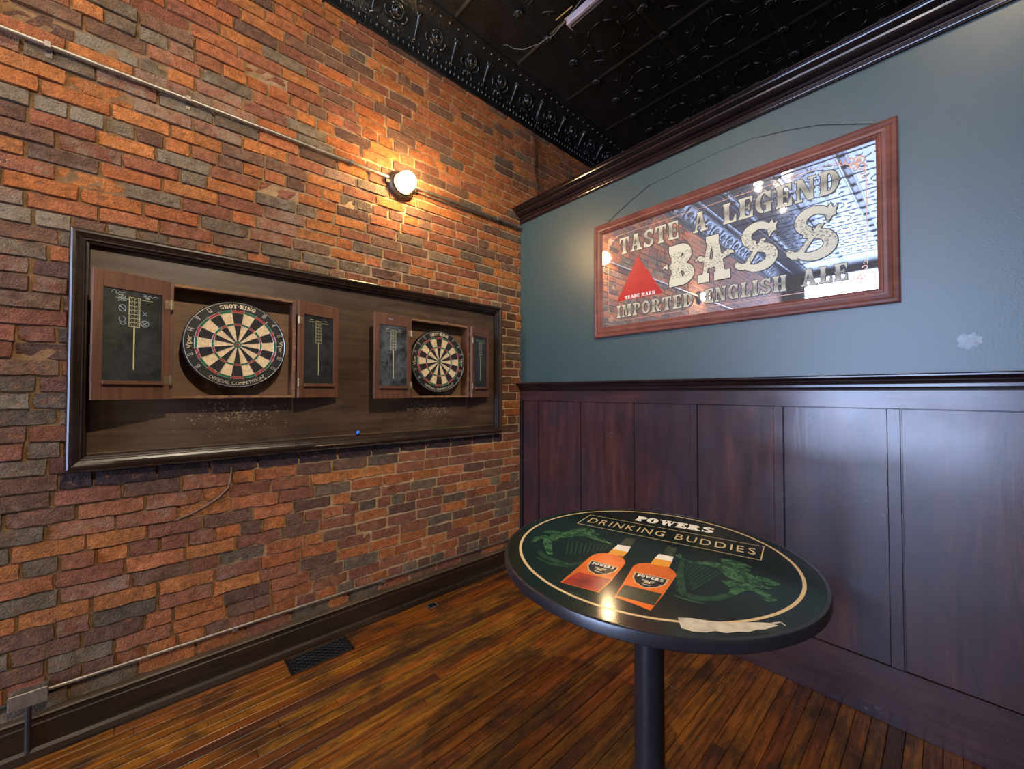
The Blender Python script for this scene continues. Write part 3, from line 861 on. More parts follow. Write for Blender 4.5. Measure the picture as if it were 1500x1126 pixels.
# ---- other walls, out of the frame, with the shop window
wbk = MB(); wbk.box((-6.3, -3.6, 0), (6.0, -3.5, 4.3)); struct(wbk.build('wall_back', M['plain_wall']))
wf = MB()
wf.box((-6.3, -3.5, 0), (WIN_X, WIN_Y0, 4.3)); wf.box((-6.3, WIN_Y1, 0), (WIN_X, YW, 4.3))
wf.box((-6.3, WIN_Y0, 0), (WIN_X, WIN_Y1, WIN_Z0)); wf.box((-6.3, WIN_Y0, WIN_Z1), (WIN_X, WIN_Y1, 4.3))
struct(wf.build('wall_front', M['plain_wall']))
we = MB(); we.box((6.0, -3.6, 0), (6.1, 2.8, 4.3)); struct(we.build('wall_end', M['plain_wall']))
wi = MB()
for yy in (WIN_Y0, (WIN_Y0 + WIN_Y1) / 2 - .03, WIN_Y1 - 0.06): wi.box((-6.28, yy, WIN_Z0), (-6.2, yy + 0.06, WIN_Z1))
for zz in (WIN_Z0, 2.6, WIN_Z1 - 0.06): wi.box((-6.28, WIN_Y0, zz), (-6.2, WIN_Y1, zz + 0.06))
struct(wi.build('window_1', M['black']))

# ---- ceiling of black pressed tin, with cove
ce = MB(); ce.box((-6.3, -3.6, CEIL), (6.0, 2.385, CEIL + 0.1)); ce.box((-6.3, 2.385, CEIL + 0.02), (6.0, 2.85, CEIL + 0.1))
CE = struct(ce.build('ceiling', M['tin']))
def half_round(mb, a, b, width, h, axis):
    prof = [(-width / 2 + width * i / 8, h * sin(pi * i / 8)) for i in range(9)]
    if axis == 'x': mb.sweep([(p, CEIL + 0.002 - q) for p, q in prof], a[0], b[0], lambda t, u, v: (t, a[1] + u, v))
    else: mb.sweep([(p, CEIL + 0.002 - q) for p, q in prof], a[1], b[1], lambda t, u, v: (a[0] + u, t, v))
RY = [2.03 - 0.62 * k for k in range(9)]
RX = [2.22 + 0.62 * k for k in range(-12, 7)]
for yy in RY:
    m_ = MB(); half_round(m_, (-6.2, yy), (6.0, yy), 0.085, 0.016, 'x')
    for s_ in (-1, 1): half_round(m_, (-6.2, yy + s_ * 0.058), (6.0, yy + s_ * 0.058), 0.012, 0.005, 'x')
    m_.build('tin_rib', M['tin_dull'], CE)
for xx in RX:
    m_ = MB(); half_round(m_, (xx, -3.5), (xx, 2.36), 0.045, 0.010, 'y'); m_.build('tin_rib', M['tin_dull'], CE)
# rosette and octagon, shared meshes
rm = MB()
rm.lathe([(0.0, -0.020), (0.012, -0.022), (0.018, -0.012), (0.026, -0.016), (0.034, -0.010), (0.040, 0.0)], n=16)
for k in range(8):
    a = k * pi / 4; rm.lathe([(0.0, -0.017), (0.006, -0.015), (0.009, -0.006), (0.009, 0)], (0.030 * cos(a), 0.030 * sin(a), 0), n=6)
ros = rm.build('tin_rosette', M['tin_dull'], CE, smooth=True)
om = MB()
R8 = 0.142
for k in range(8):
    a0 = pi / 8 + k * pi / 4; a1 = a0 + pi / 4
    p0 = Vector((R8 * cos(a0), R8 * sin(a0), -0.002)); p1 = Vector((R8 * cos(a1), R8 * sin(a1), -0.002))
    d_ = (p1 - p0) * 0.12
    om.tube([p0 + d_, p1 - d_], 0.0065, 6)
for sx_, sy_ in ((1, 0), (-1, 0), (0, 1), (0, -1)):
    for o_ in (-0.014, 0.014):
        a_ = Vector((sx_, sy_, 0)); n_ = Vector((-sy_, sx_, 0))
        om.tube([a_ * 0.165 + n_ * o_, a_ * 0.255 + n_ * o_], 0.0045, 5)
for k in range(4):
    a = pi / 4 + k * pi / 2
    c_ = Vector((0.225 * cos(a), 0.225 * sin(a), 0)); t_ = Vector((-sin(a), cos(a), 0)); n_ = Vector((cos(a), sin(a), 0))
    om.tube([c_ - t_ * 0.06 + n_ * .012, c_ - t_ * .03, c_, c_ + t_ * .03, c_ + t_ * 0.06 + n_ * .012], [0.003, 0.007, 0.009, 0.007, 0.003], 6)
    om.tube([c_ + n_ * .012, c_ + n_ * 0.05], [0.008, 0.002], 6)
octo = om.build('tin_octagon', M['tin_dull'], CE, smooth=True)
first = True
for xx in RX:
    for k_, yy in enumerate(RY):
        for dx in (0, 0.31):
            if yy < -1.5: continue
            if first: r_ = ros; first = False
            else: r_ = ros.copy(); COL.objects.link(r_)
            r_.location = (xx + dx, yy, CEIL - (0.012 if dx == 0 else 0.014)); r_.parent = CE
first = True
for xx in RX:
    for yy in RY[:6]:
        if xx > 3.5 and yy < 1: continue
        if first: r_ = octo; first = False
        else: r_ = octo.copy(); COL.objects.link(r_)
        r_.location = (xx + 0.31, yy - 0.31, CEIL); r_.parent = CE

# cove
def cove_pt(x, th, off=0.0):
    return Vector((x, 2.385 + (0.222 - off) * cos(th), 3.990 + (0.230 - off) * sin(th)))
NC = 12
co = MB()
prof = [(2.385 + 0.222 * cos(pi / 2 * i / NC), 3.990 + 0.230 * sin(pi / 2 * i / NC)) for i in range(NC + 1)]
prof = [(2.63, 3.968), (2.606, 3.968), (2.604, 3.984), (2.612, 3.988)] + prof[0:] + [(2.375, 4.212), (2.369, 4.224), (2.63, 4.24)]
co.sweep(prof, -6.2, 6.0, lambda t, a, b: (t, a, b))
CO = struct(co.build('trim_4', M['tin']))
def on_cove(mb, x0, th0, pts, r, n=6):
    """pts: (dx, dtheta*0.23) offsets on the cove surface"""
    mb.tube([cove_pt(x0 + a, th0 + b / 0.232, 0.004) for a, b in pts], [q * 1.45 for q in r] if isinstance(r, list) else r * 1.45, n)
def circ(r, n=14, a0=0, a1=2 * pi, cx=0, cy=0, sy=1): return [(cx + r * cos(a0 + (a1 - a0) * i / n), cy + sy * r * sin(a0 + (a1 - a0) * i / n)) for i in range(n + 1)]
rg = MB()
TH = radians(46)
on_cove(rg, 0, TH, circ(0.048, 16, -pi * .85, pi * .85), 0.006)
on_cove(rg, 0, TH, circ(0.034, 14), 0.003, 5)
on_cove(rg, 0, TH, [(0, -.03), (0, 0), (0, .028)], [0.004, 0.012, 0.003])
for s_ in (-1, 1):
    on_cove(rg, 0, TH, [(s_ * .004, -.03), (s_ * .018, -.012), (s_ * .022, .012)], [0.003, 0.007, 0.002])
    on_cove(rg, 0, TH, [(s_ * .05, -.055), (s_ * .075, -.04), (s_ * .085, -.015), (s_ * .07, .0)], [0.003, 0.006, 0.005, 0.003])
    on_cove(rg, 0, TH, [(0, -.065), (s_ * .02, -.075), (s_ * .04, -.09)], [0.005, 0.008, 0.004])
on_cove(rg, 0, TH, [(0, -.06), (0, -.10)], [0.009, 0.004])
ring0 = rg.build('tin_wreath', M['tin_orn'], CO, smooth=True)
tm_ = MB()
on_cove(tm_, 0, TH, [(0, -.10), (.002, -.05), (0, 0), (-.004, .045), (0, .085)], [0.004, 0.005, 0.008, 0.013, 0.003])
on_cove(tm_, 0, TH, [(0, .03), (.018, .055), (.022, .08)], [0.004, 0.008, 0.002])
on_cove(tm_, 0, TH, [(0, .03), (-.018, .055), (-.026, .075)], [0.004, 0.008, 0.002])
on_cove(tm_, 0, TH, circ(0.012, 8, cy=-.10), 0.005, 5)
stem0 = tm_.build('tin_leaf_spray', M['tin_orn'], CO, smooth=True)
for k in range(-20, 13):
    a_ = ring0 if k == -20 else ring0.copy()
    b_ = stem0 if k == -20 else stem0.copy()
    if k > -20: COL.objects.link(a_); COL.objects.link(b_)
    a_.location = (1.228 + 0.3175 * k, 0, 0); b_.location = (1.228 + 0.3175 * (k + 0.5), 0, 0)
bd = MB()
x = -5.4; i = 0
while x < 5.0:
    p_ = cove_pt(x, radians(7)); bd.tube([p_ + Vector((0, -.004, -.012)), p_ + Vector((0, -.010, 0.004)), p_ + Vector((0, -.004, .03))], [0.006, 0.011, 0.003], 5)
    if i % 2 == 0:
        p_ = cove_pt(x, radians(20)); bd.tube([p_ + Vector((0, 0, -.012)), p_ + Vector((0, -.004, .006)), p_ + Vector((0, -.002, .022))], [0.003, 0.008, 0.002], 5)
        p_ = cove_pt(x, radians(80)); bd.tube([p_ + Vector((-.006, 0.02, -.003)), p_ + Vector((0, 0.0, -.006)), p_ + Vector((.006, -.018, -.002))], [0.004, 0.010, 0.004], 5)
    x += 0.0397; i += 1
bo = bd.build('tin_beading', M['tin_orn'], CO, smooth=True); bo['kind'] = 'stuff'
el = MB(); el.sweep([(2.37, 4.222), (2.352, 4.214), (2.345, 4.222)], -6.2, 6.0, lambda t, a, b: (t, a, b)); el.build('cove_lip', M['tin_orn'], CO)

# ================================================================== THINGS ON THE BRICK WALL
# ---- big framed backboard
FX0, FX1, FZ0, FZ1 = -0.272, 2.213, 1.157, 2.222
FR = empty('dart_wall_frame', ((FX0 + FX1) / 2, YW, FZ0), 0, 'long dark wooden frame and backboard on brick wall holding both dart cabinets', 'frame')
def rail(mb, a, b, inward, prof):
    """mitred rail in the wall plane from corner a to corner b, profile (inward distance, depth off the wall)"""
    a = Vector(a); b = Vector(b); d = (b - a).normalized(); inn = Vector(inward)
    pa = [a + inn * w_ + d * w_ for w_, h in prof]; pb = [b + inn * w_ - d * w_ for w_, h in prof]
    n = len(prof)
    vs = [(p.x, YW - prof[i][1], p.y) for i, p in enumerate(pa)] + [(p.x, YW - prof[i][1], p.y) for i, p in enumerate(pb)]
    mb.add(vs, [[i, (i + 1) % n, n + (i + 1) % n, n + i] for i in range(n)] + [list(range(n)), [n + i for i in range(n)]])
fp = [(0, -0.005), (0, 0.062), (0.004, 0.070), (0.010, 0.074), (0.018, 0.074), (0.022, 0.070), (0.030, 0.064), (0.040, 0.060), (0.044, 0.062), (0.048, 0.060), (0.050, 0.052), (0.058, 0.050), (0.060, 0.044), (0.060, 0.004)]
cor = [(FX0, FZ0), (FX1, FZ0), (FX1, FZ1), (FX0, FZ1)]
for k in range(4):
    m_ = MB(); a, b = cor[k], cor[(k + 1) % 4]
    d = (Vector(b) - Vector(a)).normalized(); inn = (-d.y, d.x)
    rail(m_, a, b, inn, fp); m_.build('frame_rail', M['frame_dark'], FR)
m_ = MB(); m_.box((FX0 + 0.03, YW - 0.016, FZ0 + 0.03), (FX1 - 0.03, YW + 0.002, FZ1 - 0.03)); m_.build('backboard', M['backboard'], FR)
BBY = YW - 0.016
m_ = MB(); m_.tube([(FX0 + 0.061, BBY - 0.004, FZ0 + 0.064), (FX1 - 0.061, BBY - 0.004, FZ0 + 0.064)], 0.005, 6); m_.build('inner_bead', M['base_cap'], FR)

# ---- dart cabinets with chalkboard doors
def make_cabinet(x0, x1, z0, z1, ang_l, ang_r, dwl, dwr, dusty, label):
    cx = (x0 + x1) / 2; W_ = x1 - x0; H_ = z1 - z0; dep = 0.105; t = 0.016
    root = empty('dart_cabinet', (cx, BBY, z0), 0, label, 'cabinet', None)
    yb, yf = BBY, BBY - dep
    m_ = MB(); m_.box((x0, yb - 0.01, z0), (x1, yb, z1)); m_.build('back_panel', M['cabinet_in'], root)
    for a, b, nm in (((x0, yf, z0), (x0 + t, yb - .01, z1), 'side_panel'), ((x1 - t, yf, z0), (x1, yb - .01, z1), 'side_panel'),
                     ((x0 + t, yf, z1 - t), (x1 - t, yb - .01, z1), 'top_panel'), ((x0 + t, yf, z0), (x1 - t, yb - .01, z0 + t), 'bottom_panel')):
        m_ = MB(); m_.bbox(a, b, 0.001); m_.build(nm, M['cabinet'], root)
    # chewed front edges, top and bottom
    for zz, up_ in ((z1 - t, 1), (z0, 1)):
        m_ = MB(); nseg = 26
        for i in range(nseg):
            xa = x0 + t + (W_ - 2 * t) * i / nseg; xb = x0 + t + (W_ - 2 * t) * (i + 1) / nseg
            mid = 1 - abs((i + .5) / nseg * 2 - 1)
            j = random.uniform(0.0, 0.006) * (0.4 + mid)
            m_.box((xa, yf - 0.0015 - random.uniform(0, .0015), zz + j), (xb, yf + 0.006, zz + t + (j - 0.002 if zz > 1.8 else -j)))
        m_.build('chipped_edge', M['worn_edge'], root, label='chipped pale front edge')['kind'] = 'stuff'
    m_ = MB(); nseg = 22
    for i in range(nseg):
        za = z0 + H_ * i / nseg
        if random.random() < 0.6: m_.box((x1 - t + random.uniform(0, .004), yf - 0.0012, za), (x1 - random.uniform(0, .006), yf + 0.003, za + H_ / nseg * random.uniform(.3, 1)))
    m_.build('chipped_edge', M['worn_edge'], root, label='chipped pale front edge')['kind'] = 'stuff'
    for side in (-1, 1):
        dw = dwl if side < 0 else dwr
        hx = x0 if side < 0 else x1
        ang = radians(ang_l if side < 0 else ang_r)     # positive = outer edge towards the room
        d = empty('door', (hx - cx, yf - BBY, 0), 0); d.parent = root
        d.rotation_euler = (0, 0, (ang if side < 0 else -ang))
        # local door frame: u runs outward, y- is the room side (inside face of the open door)
        gap = 0.004; th = 0.020
        sxx = side
        def X(u): return sxx * (gap + u)
        mb = MB()
        st_i, st_o, tp, bt = 0.030, 0.032, 0.072, 0.082
        parts = [((0, 0), (st_i, H_)), ((dw - st_o, 0), (dw, H_)), ((st_i, H_ - tp), (dw - st_o, H_)), ((st_i, 0), (dw - st_o, bt))]
        for (ua, za), (ub, zb) in parts:
            mb.bbox((X(ua), -0.006 - th, za), (X(ub), -0.006, zb), 0.001)
        dm = mb.build('door_frame', M['cabinet'], d, world=False)
        slate = MB(); slate.box((X(st_i), -0.006 - th + 0.005, bt), (X(dw - st_o), -0.010, H_ - tp))
        slate.build('chalkboard', M['slate_dusty'] if (dusty and side < 0) else M['slate_clean'], d, world=False, label='black chalkboard with a printed score grid')
        yl = -0.006 - th + 0.0042
        lg = MB(); lg.bbox((X(st_i - .004), -0.006 - th - 0.018, bt - 0.016), (X(dw - st_o + .002), -0.006 - th - 0.0005, bt), 0.001); lg.build('chalk_ledge', M['cabinet'], d, world=False)
        # score lines: ladder, crossbar, stem
        sl = MB(); uc = dw * 0.49; e = 0.0012
        def line(u0, z0_, u1, z1_, w_=0.0016):
            dv = Vector((u1 - u0, z1_ - z0_)); n_ = Vector((-dv.y, dv.x)).normalized() * w_ / 2
            sl.add([(X(u0 + n_.x), yl, z0_ + n_.y), (X(u1 + n_.x), yl, z1_ + n_.y), (X(u1 - n_.x), yl, z1_ - n_.y), (X(u0 - n_.x), yl, z0_ - n_.y)], [[0, 1, 2, 3]])
        zt_, zb_ = H_ - tp - 0.030, H_ - tp - 0.160
        for k in range(8): line(uc - 0.018, zt_ - (zt_ - zb_) * k / 7, uc + 0.018, zt_ - (zt_ - zb_) * k / 7, 0.0022)
        for du in (-0.018, 0.0, 0.018): line(uc + du, zt_, uc + du, zb_, 0.0022 if du else 0.0012)
        line(uc - 0.062, zt_ - .006, uc - .018, zt_ - .006, 0.0018); line(uc + 0.018, zt_ - .010, uc + .062, zt_ - .010, 0.0018)
        line(uc, zb_, uc, bt + 0.050, 0.005)
        for k in range(7):
            zc_ = zt_ - (zt_ - zb_) * (k + .5) / 7
            line(uc - .012, zc_ - .005, uc - .012, zc_ + .005, .0012); line(uc + .006, zc_ - .005, uc + .012, zc_ + .005, .0012); line(uc - .006, zc_ + .004, uc - .001, zc_ + .004, .0012)
        for du in (-.045, .045): line(uc + du - .008, zt_ + .004, uc + du + .008, zt_ + .005, .0035)
        sl.build('score_lines', M['score_paint'], d, world=False, recalc=False, label='pale printed score grid')
        if side < 0:
            ck = MB(); random.seed(5 if not dusty else 8)
            def scrib(pts, w_=0.0022):
                for (a, b), (c_, e_) in zip(pts, pts[1:]):
                    dv = Vector((c_ - a, e_ - b)); 
                    if dv.length < 1e-6: continue
                    n_ = Vector((-dv.y, dv.x)).normalized() * w_ / 2
                    ck.add([(X(a + n_.x), yl - .0002, b + n_.y), (X(c_ + n_.x), yl - .0002, e_ + n_.y), (X(c_ - n_.x), yl - .0002, e_ - n_.y), (X(a - n_.x), yl - .0002, b - n_.y)], [[0, 1, 2, 3]])
            if not dusty:
                def ell(cu, cz, ru, rz, a0=0, a1=360, n=14): return [(cu + ru * cos(radians(a0 + (a1 - a0) * i / n)), cz + rz * sin(radians(a0 + (a1 - a0) * i / n))) for i in range(n + 1)]
                uu = uc + 0.040          # outer side of the door = left in the photo
                scrib(ell(uu + .002, zt_ - .012, .012, .008)); scrib([(uu - .012, zt_ - .02), (uu + .014, zt_ - .002)]); scrib([(uu - .010, zt_ + .0), (uu + .014, zt_ - .024)])
                scrib(ell(uu, zt_ - .052, .011, .015)); scrib([(uu - .012, zt_ - .066), (uu + .010, zt_ - .040)])
                scrib(ell(uu, zt_ - .100, .010, .013, 100, 400)); scrib(ell(uu - .002, zt_ - .118, .008, .006))
                uu = uc - 0.036
                scrib([(uu - .008, zt_ - .058), (uu + .008, zt_ - .076)]); scrib([(uu + .008, zt_ - .058), (uu - .008, zt_ - .076)])
                scrib(ell(uu, zt_ - .112, .014, .014)); scrib([(uu - .009, zt_ - .102), (uu + .009, zt_ - .122)]); scrib([(uu + .010, zt_ - .104), (uu - .008, zt_ - .122)])
                # name scrawls across the top
                scrib([(uc + .075, zt_ + .012), (uc + .070, zt_ + .024), (uc + .060, zt_ + .020), (uc + .062, zt_ + .010), (uc + .052, zt_ + .010), (uc + .050, zt_ + .020), (uc + .044, zt_ + .012), (uc + .030, zt_ + .020)])
                scrib([(uc - .030, zt_ + .022), (uc - .040, zt_ + .016), (uc - .030, zt_ + .012), (uc - .046, zt_ + .010), (uc - .052, zt_ + .020), (uc - .060, zt_ + .010), (uc - .072, zt_ + .018), (uc - .082, zt_ + .014)])
            else:
                scrib([(uc + .034, H_ - .040), (uc + .038, H_ - .026), (uc + .026, H_ - .024), (uc + .020, H_ - .036), (uc + .012, H_ - .028), (uc + .006, H_ - .038)], .0025)
                for (v0) in range(len(ck.v)): ck.v[v0] = (ck.v[v0][0], -0.006 - th - .0004, ck.v[v0][2])
            ck.build('chalk_writing', M['chalk_mark'], d, world=False, recalc=False, label='pale blue chalk scrawl')['kind'] = 'stuff'
        for zz in (H_ * 0.16, H_ * 0.80):
            hg = MB()
            hg.bbox((X(-0.012), -0.012 - th + .004, zz - 0.020), (X(0.022), -0.006 - th - .0015, zz + 0.020), 0.0008)
            hg.tube([(X(-0.002), -0.010 - th, zz - 0.022), (X(-0.002), -0.010 - th, zz + 0.022)], 0.0045, 8)
            for q_ in (-.012, .012): hg.lathe([(0, .002), (.003, .0015), (.0035, 0)], (X(.013), -0.006 - th - .001, zz + q_), '-y', 8)
            hg.build('hinge', M['hinge'], d, world=False)
    return root
cab1 = make_cabinet(0.058, 0.605, 1.467, 2.022, 18, -17, 0.262, 0.250, False, 'left dart cabinet, its chalkboard door covered with blue chalk scrawls')
cab2 = make_cabinet(1.315, 1.825, 1.458, 2.012, 3, -17, 0.262, 0.232, True, 'right dart cabinet, its left chalkboard smeared grey with chalk dust')

# ---- dartboards
SEQ = [20, 1, 18, 4, 13, 6, 10, 15, 2, 17, 3, 19, 7, 16, 8, 11, 14, 9, 12, 5]
def make_dartboard(cx, cz, yf, label):
    root = empty('dartboard', (cx, yf + 0.038, cz - 0.2255), 0, label, 'dartboard', None)
    Rb = 0.2255
    m_ = MB(); m_.lathe([(Rb - .004, 0.0), (Rb, 0.004), (Rb, 0.034), (Rb - .004, 0.038)], (cx, yf + 0.038, cz), '-y', 64); m_.build('board_body', M['dart_black'], root)
    yy = yf
    def P(r, deg, e=0.0):   # degrees clockwise from the top
        a = radians(90 - deg); return (cx + r * cos(a), yy - e, cz + r * sin(a))
    rr = [0.008, 0.018, 0.100, 0.110, 0.166, 0.178]
    m_ = MB()
    def sector(r0, r1, a0, a1, mi, e=0.0006, n=3):
        for i in range(n):
            b0 = a0 + (a1 - a0) * i / n; b1 = a0 + (a1 - a0) * (i + 1) / n
            m_.add([P(r0, b0, e), P(r1, b0, e), P(r1, b1, e), P(r0, b1, e)], [[0, 1, 2, 3]], mi)
    for k in range(20):
        a0 = k * 18 - 9; a1 = a0 + 18; dark = k % 2 == 0
        sector(rr[1], rr[2], a0, a1, 1 if dark else 0); sector(rr[3], rr[4], a0, a1, 1 if dark else 0)
        sector(rr[2], rr[3], a0, a1, 2 if dark else 3); sector(rr[4], rr[5], a0, a1, 2 if dark else 3)
    for k in range(12): sector(rr[0], rr[1], k * 30, k * 30 + 30, 3, n=1); sector(0.0001, rr[0], k * 30, k * 30 + 30, 2, n=1)
    fc = m_.build('playing_face', [M['sisal_cream'], M['sisal_black'], M['sisal_red'], M['sisal_green']], root, recalc=False)
    m_ = MB()
    def wring(r, w_, e=0.0022, n=60):
        m_.tube([P(r, 360 * i / n, e) for i in range(n + 1)], w_, 5, cap=False)
    for r in rr[:6]: wring(r, 0.0007, 0.0014)
    for k in range(20): m_.tube([P(rr[1], k * 18 - 9, .0014), P(0.186, k * 18 - 9, .0014)], 0.0007, 4)
    m_.build('spider_wire', M['dart_wire'], root)
    m_ = MB(); wring(0.2185, 0.0012, 0.002); m_.build('outer_ring', M['dart_wire'], root)
    # numerals
    m_ = MB()
    def arc_sans(txt, deg, r, h, gap=.08, flip=False, wscale=1.0, mb=m_, slabf=False):
        items, W = (sans_text(txt, gap) if not slabf else slab_text(txt, .26, .16, gap, False))
        W *= h * wscale
        def fn(a, b):
            u = a * h * wscale - W / 2; v = b * h - h / 2
            if not flip:
                ang = deg + math.degrees(u / r); return P(r + v, ang, 0.0026)
            ang = deg - math.degrees(u / r); return P(r - v, ang, 0.0026)
        if slabf: put_polys(mb, items, fn)
        else: put_sans(mb, items, fn)
    for k in range(20):
        n_ = SEQ[k]
        if n_ in (20, 1, 5, 6, 11, 17, 3, 19, 7): continue
        arc_sans(str(n_), k * 18, 0.202, 0.024, wscale=.75)
    m_.build('number_ring', M['dart_wire'], root, recalc=False)
    m_ = MB()
    arc_sans('SHOT-KING', 0, 0.1995, 0.021, gap=.10, slabf=True, wscale=1.05, mb=m_)
    arc_sans('OFFICIAL COMPETITION', 180, 0.2015, 0.0155, gap=.14, flip=True, mb=m_)
    for dg in (90, 270):
        arc_sans('Viper', dg, 0.200, 0.022, gap=.05, mb=m_)
    m_.build('lettering', M['dart_text'], root, recalc=False)
    # hanging bracket behind
    m_ = MB(); m_.box((cx - .06, yf + .038, cz - .05), (cx + .06, BBY - 0.0105, cz + .05)); m_.build('bracket', M['dart_black'], root)
    return root
db1 = make_dartboard(0.3295, 1.747, 2.497, 'dartboard on the left, larger in view, in the left open cabinet')
db2 = make_dartboard(1.551, 1.722, 2.497, 'dartboard on the right, nearer the corner, in the right open cabinet')

# ---- blue chalk on the frame
m_ = MB(); m_.lathe([(0, 0), (.010, 0.001), (.013, .007), (.012, .017), (.007, .022), (0, .023)], (0.998, 2.585, FZ0 + 0.0685), n=10)
tag(m_.build('chalk_stub', M['blue_chalk'], smooth=True), 'small bright blue chalk stub on the lower ledge of the dart frame', 'chalk')

# ---- conduits
def clip(mb, x, z, r):
    mb.bbox((x - .010, YW - 0.0265 - r, z - r - .002), (x + .010, YW + .008, z + r + .002), .001)
    mb.bbox((x - .010, YW - .004, z - r - .030), (x + .010, YW + .006, z - r), .001)
UC = empty('upper_conduit', (-0.5, YW, 2.995), 0, 'long straight steel conduit running across the upper brick wall through the lamp', 'conduit')
yc = YW - 0.022; zc = 2.998
for a, b in ((-5.4, -1.47), (-1.33, 1.20), (1.395, 2.455)):
    m_ = MB(); m_.tube([(a, yc, zc), (b, yc, zc)], 0.0115, 12); m_.build('pipe', M['steel'], UC, smooth=True, angle=.6)
m_ = MB()
m_.tube([(2.44, yc, zc), (2.485, yc, zc)], 0.0145, 12); m_.build('end_coupling', M['steel'], UC)
for x in (-0.35, 0.12, 0.95, 2.2):
    m_ = MB(); clip(m_, x, zc, 0.0115); m_.build('pipe_strap', M['old_steel'], UC)
m_ = MB(); m_.tube([(1.40, yc + .004, zc - .030), (2.47, yc + .004, zc - .026)], 0.006, 8)  # thin dark line along the underside of the conduit
tag(m_.build('thin_strip', M['cable'], smooth=True), 'thin dark strip under the conduit right of the lamp', 'cable')

LC = empty('lower_conduit', (-0.3, YW, 0.2), 0, 'thin steel conduit running low along the brick wall above the baseboard', 'conduit')
yl_ = YW - 0.024
m_ = MB(); m_.tube([(-0.312, yl_, 0.236), (0.6, yl_, 0.230), (1.6, yl_, 0.222), (2.478, yl_, 0.214)], 0.0085, 10); m_.build('pipe', M['steel'], LC, smooth=True, angle=.6)
for x in (0.35, 1.18, 2.0):
    m_ = MB(); clip(m_, x, 0.228 - .006 * x, 0.0085); m_.build('pipe_strap', M['old_steel'], LC)
JB = empty('junction_box', (-0.36, YW, 0.2), 0, 'grey metal junction box low on the brick wall at far left', 'electrical box')
m_ = MB(); m_.bbox((-0.412, YW - 0.052, 0.205), (-0.308, YW + .006, 0.262), 0.004); m_.build('box_body', M['old_steel'], JB)
m_ = MB(); m_.bbox((-0.414, YW - 0.056, 0.203), (-0.306, YW - 0.051, 0.264), 0.002); m_.build('cover_plate', M['steel'], JB)
m_ = MB(); m_.tube([(-0.360, YW - 0.046, 0.205), (-0.360, YW - 0.046, 0.012)], 0.0095, 10); m_.build('down_pipe', M['cable'], JB, smooth=True, angle=.6)
m_ = MB(); m_.tube([(-0.414, YW - 0.030, 0.225), (-1.6, YW - 0.030, 0.225)], 0.0095, 10); m_.build('side_pipe', M['cable'], JB, smooth=True, angle=.6)

# cables on and below the tin cove
m_ = MB(); m_.tube([(2.655, YW - .012, 3.985), (2.66, YW - .014, 3.86), (2.675, YW - .012, 3.72), (2.665, YW - .012, 3.6), (2.70, YW - .012, 3.45), (2.705, YW - .012, 3.30), (2.70, YW - .012, 3.16)], 0.006, 6)
m_.tube([(2.655, YW - .014, 3.985), (2.64, YW - .06, 4.02), (2.62, 2.50, 4.10), (2.60, 2.43, 4.17)], 0.004, 6)
tag(m_.build('wall_cable', M['cable'], smooth=True), 'dark cable dropping from the tin cove down the brick near the corner', 'cable')
# mortar-coloured crack low on the wall, added as a thin raised tube
m_ = MB(); m_.tube([(0.325, YW - .006, 1.095), (0.322, YW - .010, 1.03), (0.312, YW - .010, 0.985), (0.27, YW - .010, 0.94), (0.215, YW - .010, 0.905), (0.15, YW - .008, 0.875), (0.09, YW - .004, 0.855)], [.004, .005, .005, .005, .005, .004, .002], 6)
tag(m_.build('mortar_crack', M['crack_brown'], smooth=True), 'short bent grey-brown crack in the brick under the left dartboard', 'cable')

# ---- bulkhead lamps
def bulkhead(x, z, mat_glass, label, power):
    root = empty('wall_lamp', (x, YW, z), 0, label, 'lamp', 'bulkhead lamps on the wall conduit')
    cz_ = z
    m_ = MB(); m_.lathe([(0.094, -0.01), (0.098, 0.0), (0.098, 0.026), (0.088, 0.044), (0.074, 0.052), (0.074, 0.062), (0.064, 0.064)], (x, YW, cz_), '-y', 32)
    m_.build('lamp_base', M['bronze'], root, smooth=True, angle=.7)
    for s_ in (-1, 1):
        m_ = MB(); m_.tube([(x + s_ * .090, YW - .022, cz_), (x + s_ * .116, YW - .022, cz_)], .0165, 12); m_.build('conduit_hub', M['bronze'], root)
    m_ = MB(); m_.lathe([(0.060, 0.060), (0.064, 0.078), (0.064, 0.112), (0.057, 0.140), (0.040, 0.160), (0.016, 0.169), (0, 0.170)], (x, YW, cz_), '-y', 28)
    m_.build('glass_globe', mat_glass, root, smooth=True, label='glowing warm glass globe')
    m_ = MB()
    for k in range(2):
        a = pi / 2 * k + pi / 4
        pts = []
        for i in range(-6, 7):
            t_ = i / 6 * pi / 2
            pts.append((x + 0.070 * sin(t_) * cos(a), YW - 0.062 - 0.114 * cos(t_), cz_ + 0.070 * sin(t_) * sin(a)))
        m_.tube(pts, 0.0018, 6)
    m_.build('wire_guard', M['bronze'], root)
    return root
bulkhead(1.296, 2.968, M['lamp_glass'], 'round bulkhead lamp lit on brick wall between dart frame and tin cove', 0)
bulkhead(-1.400, 2.985, M['lamp_glass_far'], 'second round bulkhead lamp on the conduit, seen only in the mirror', 0)

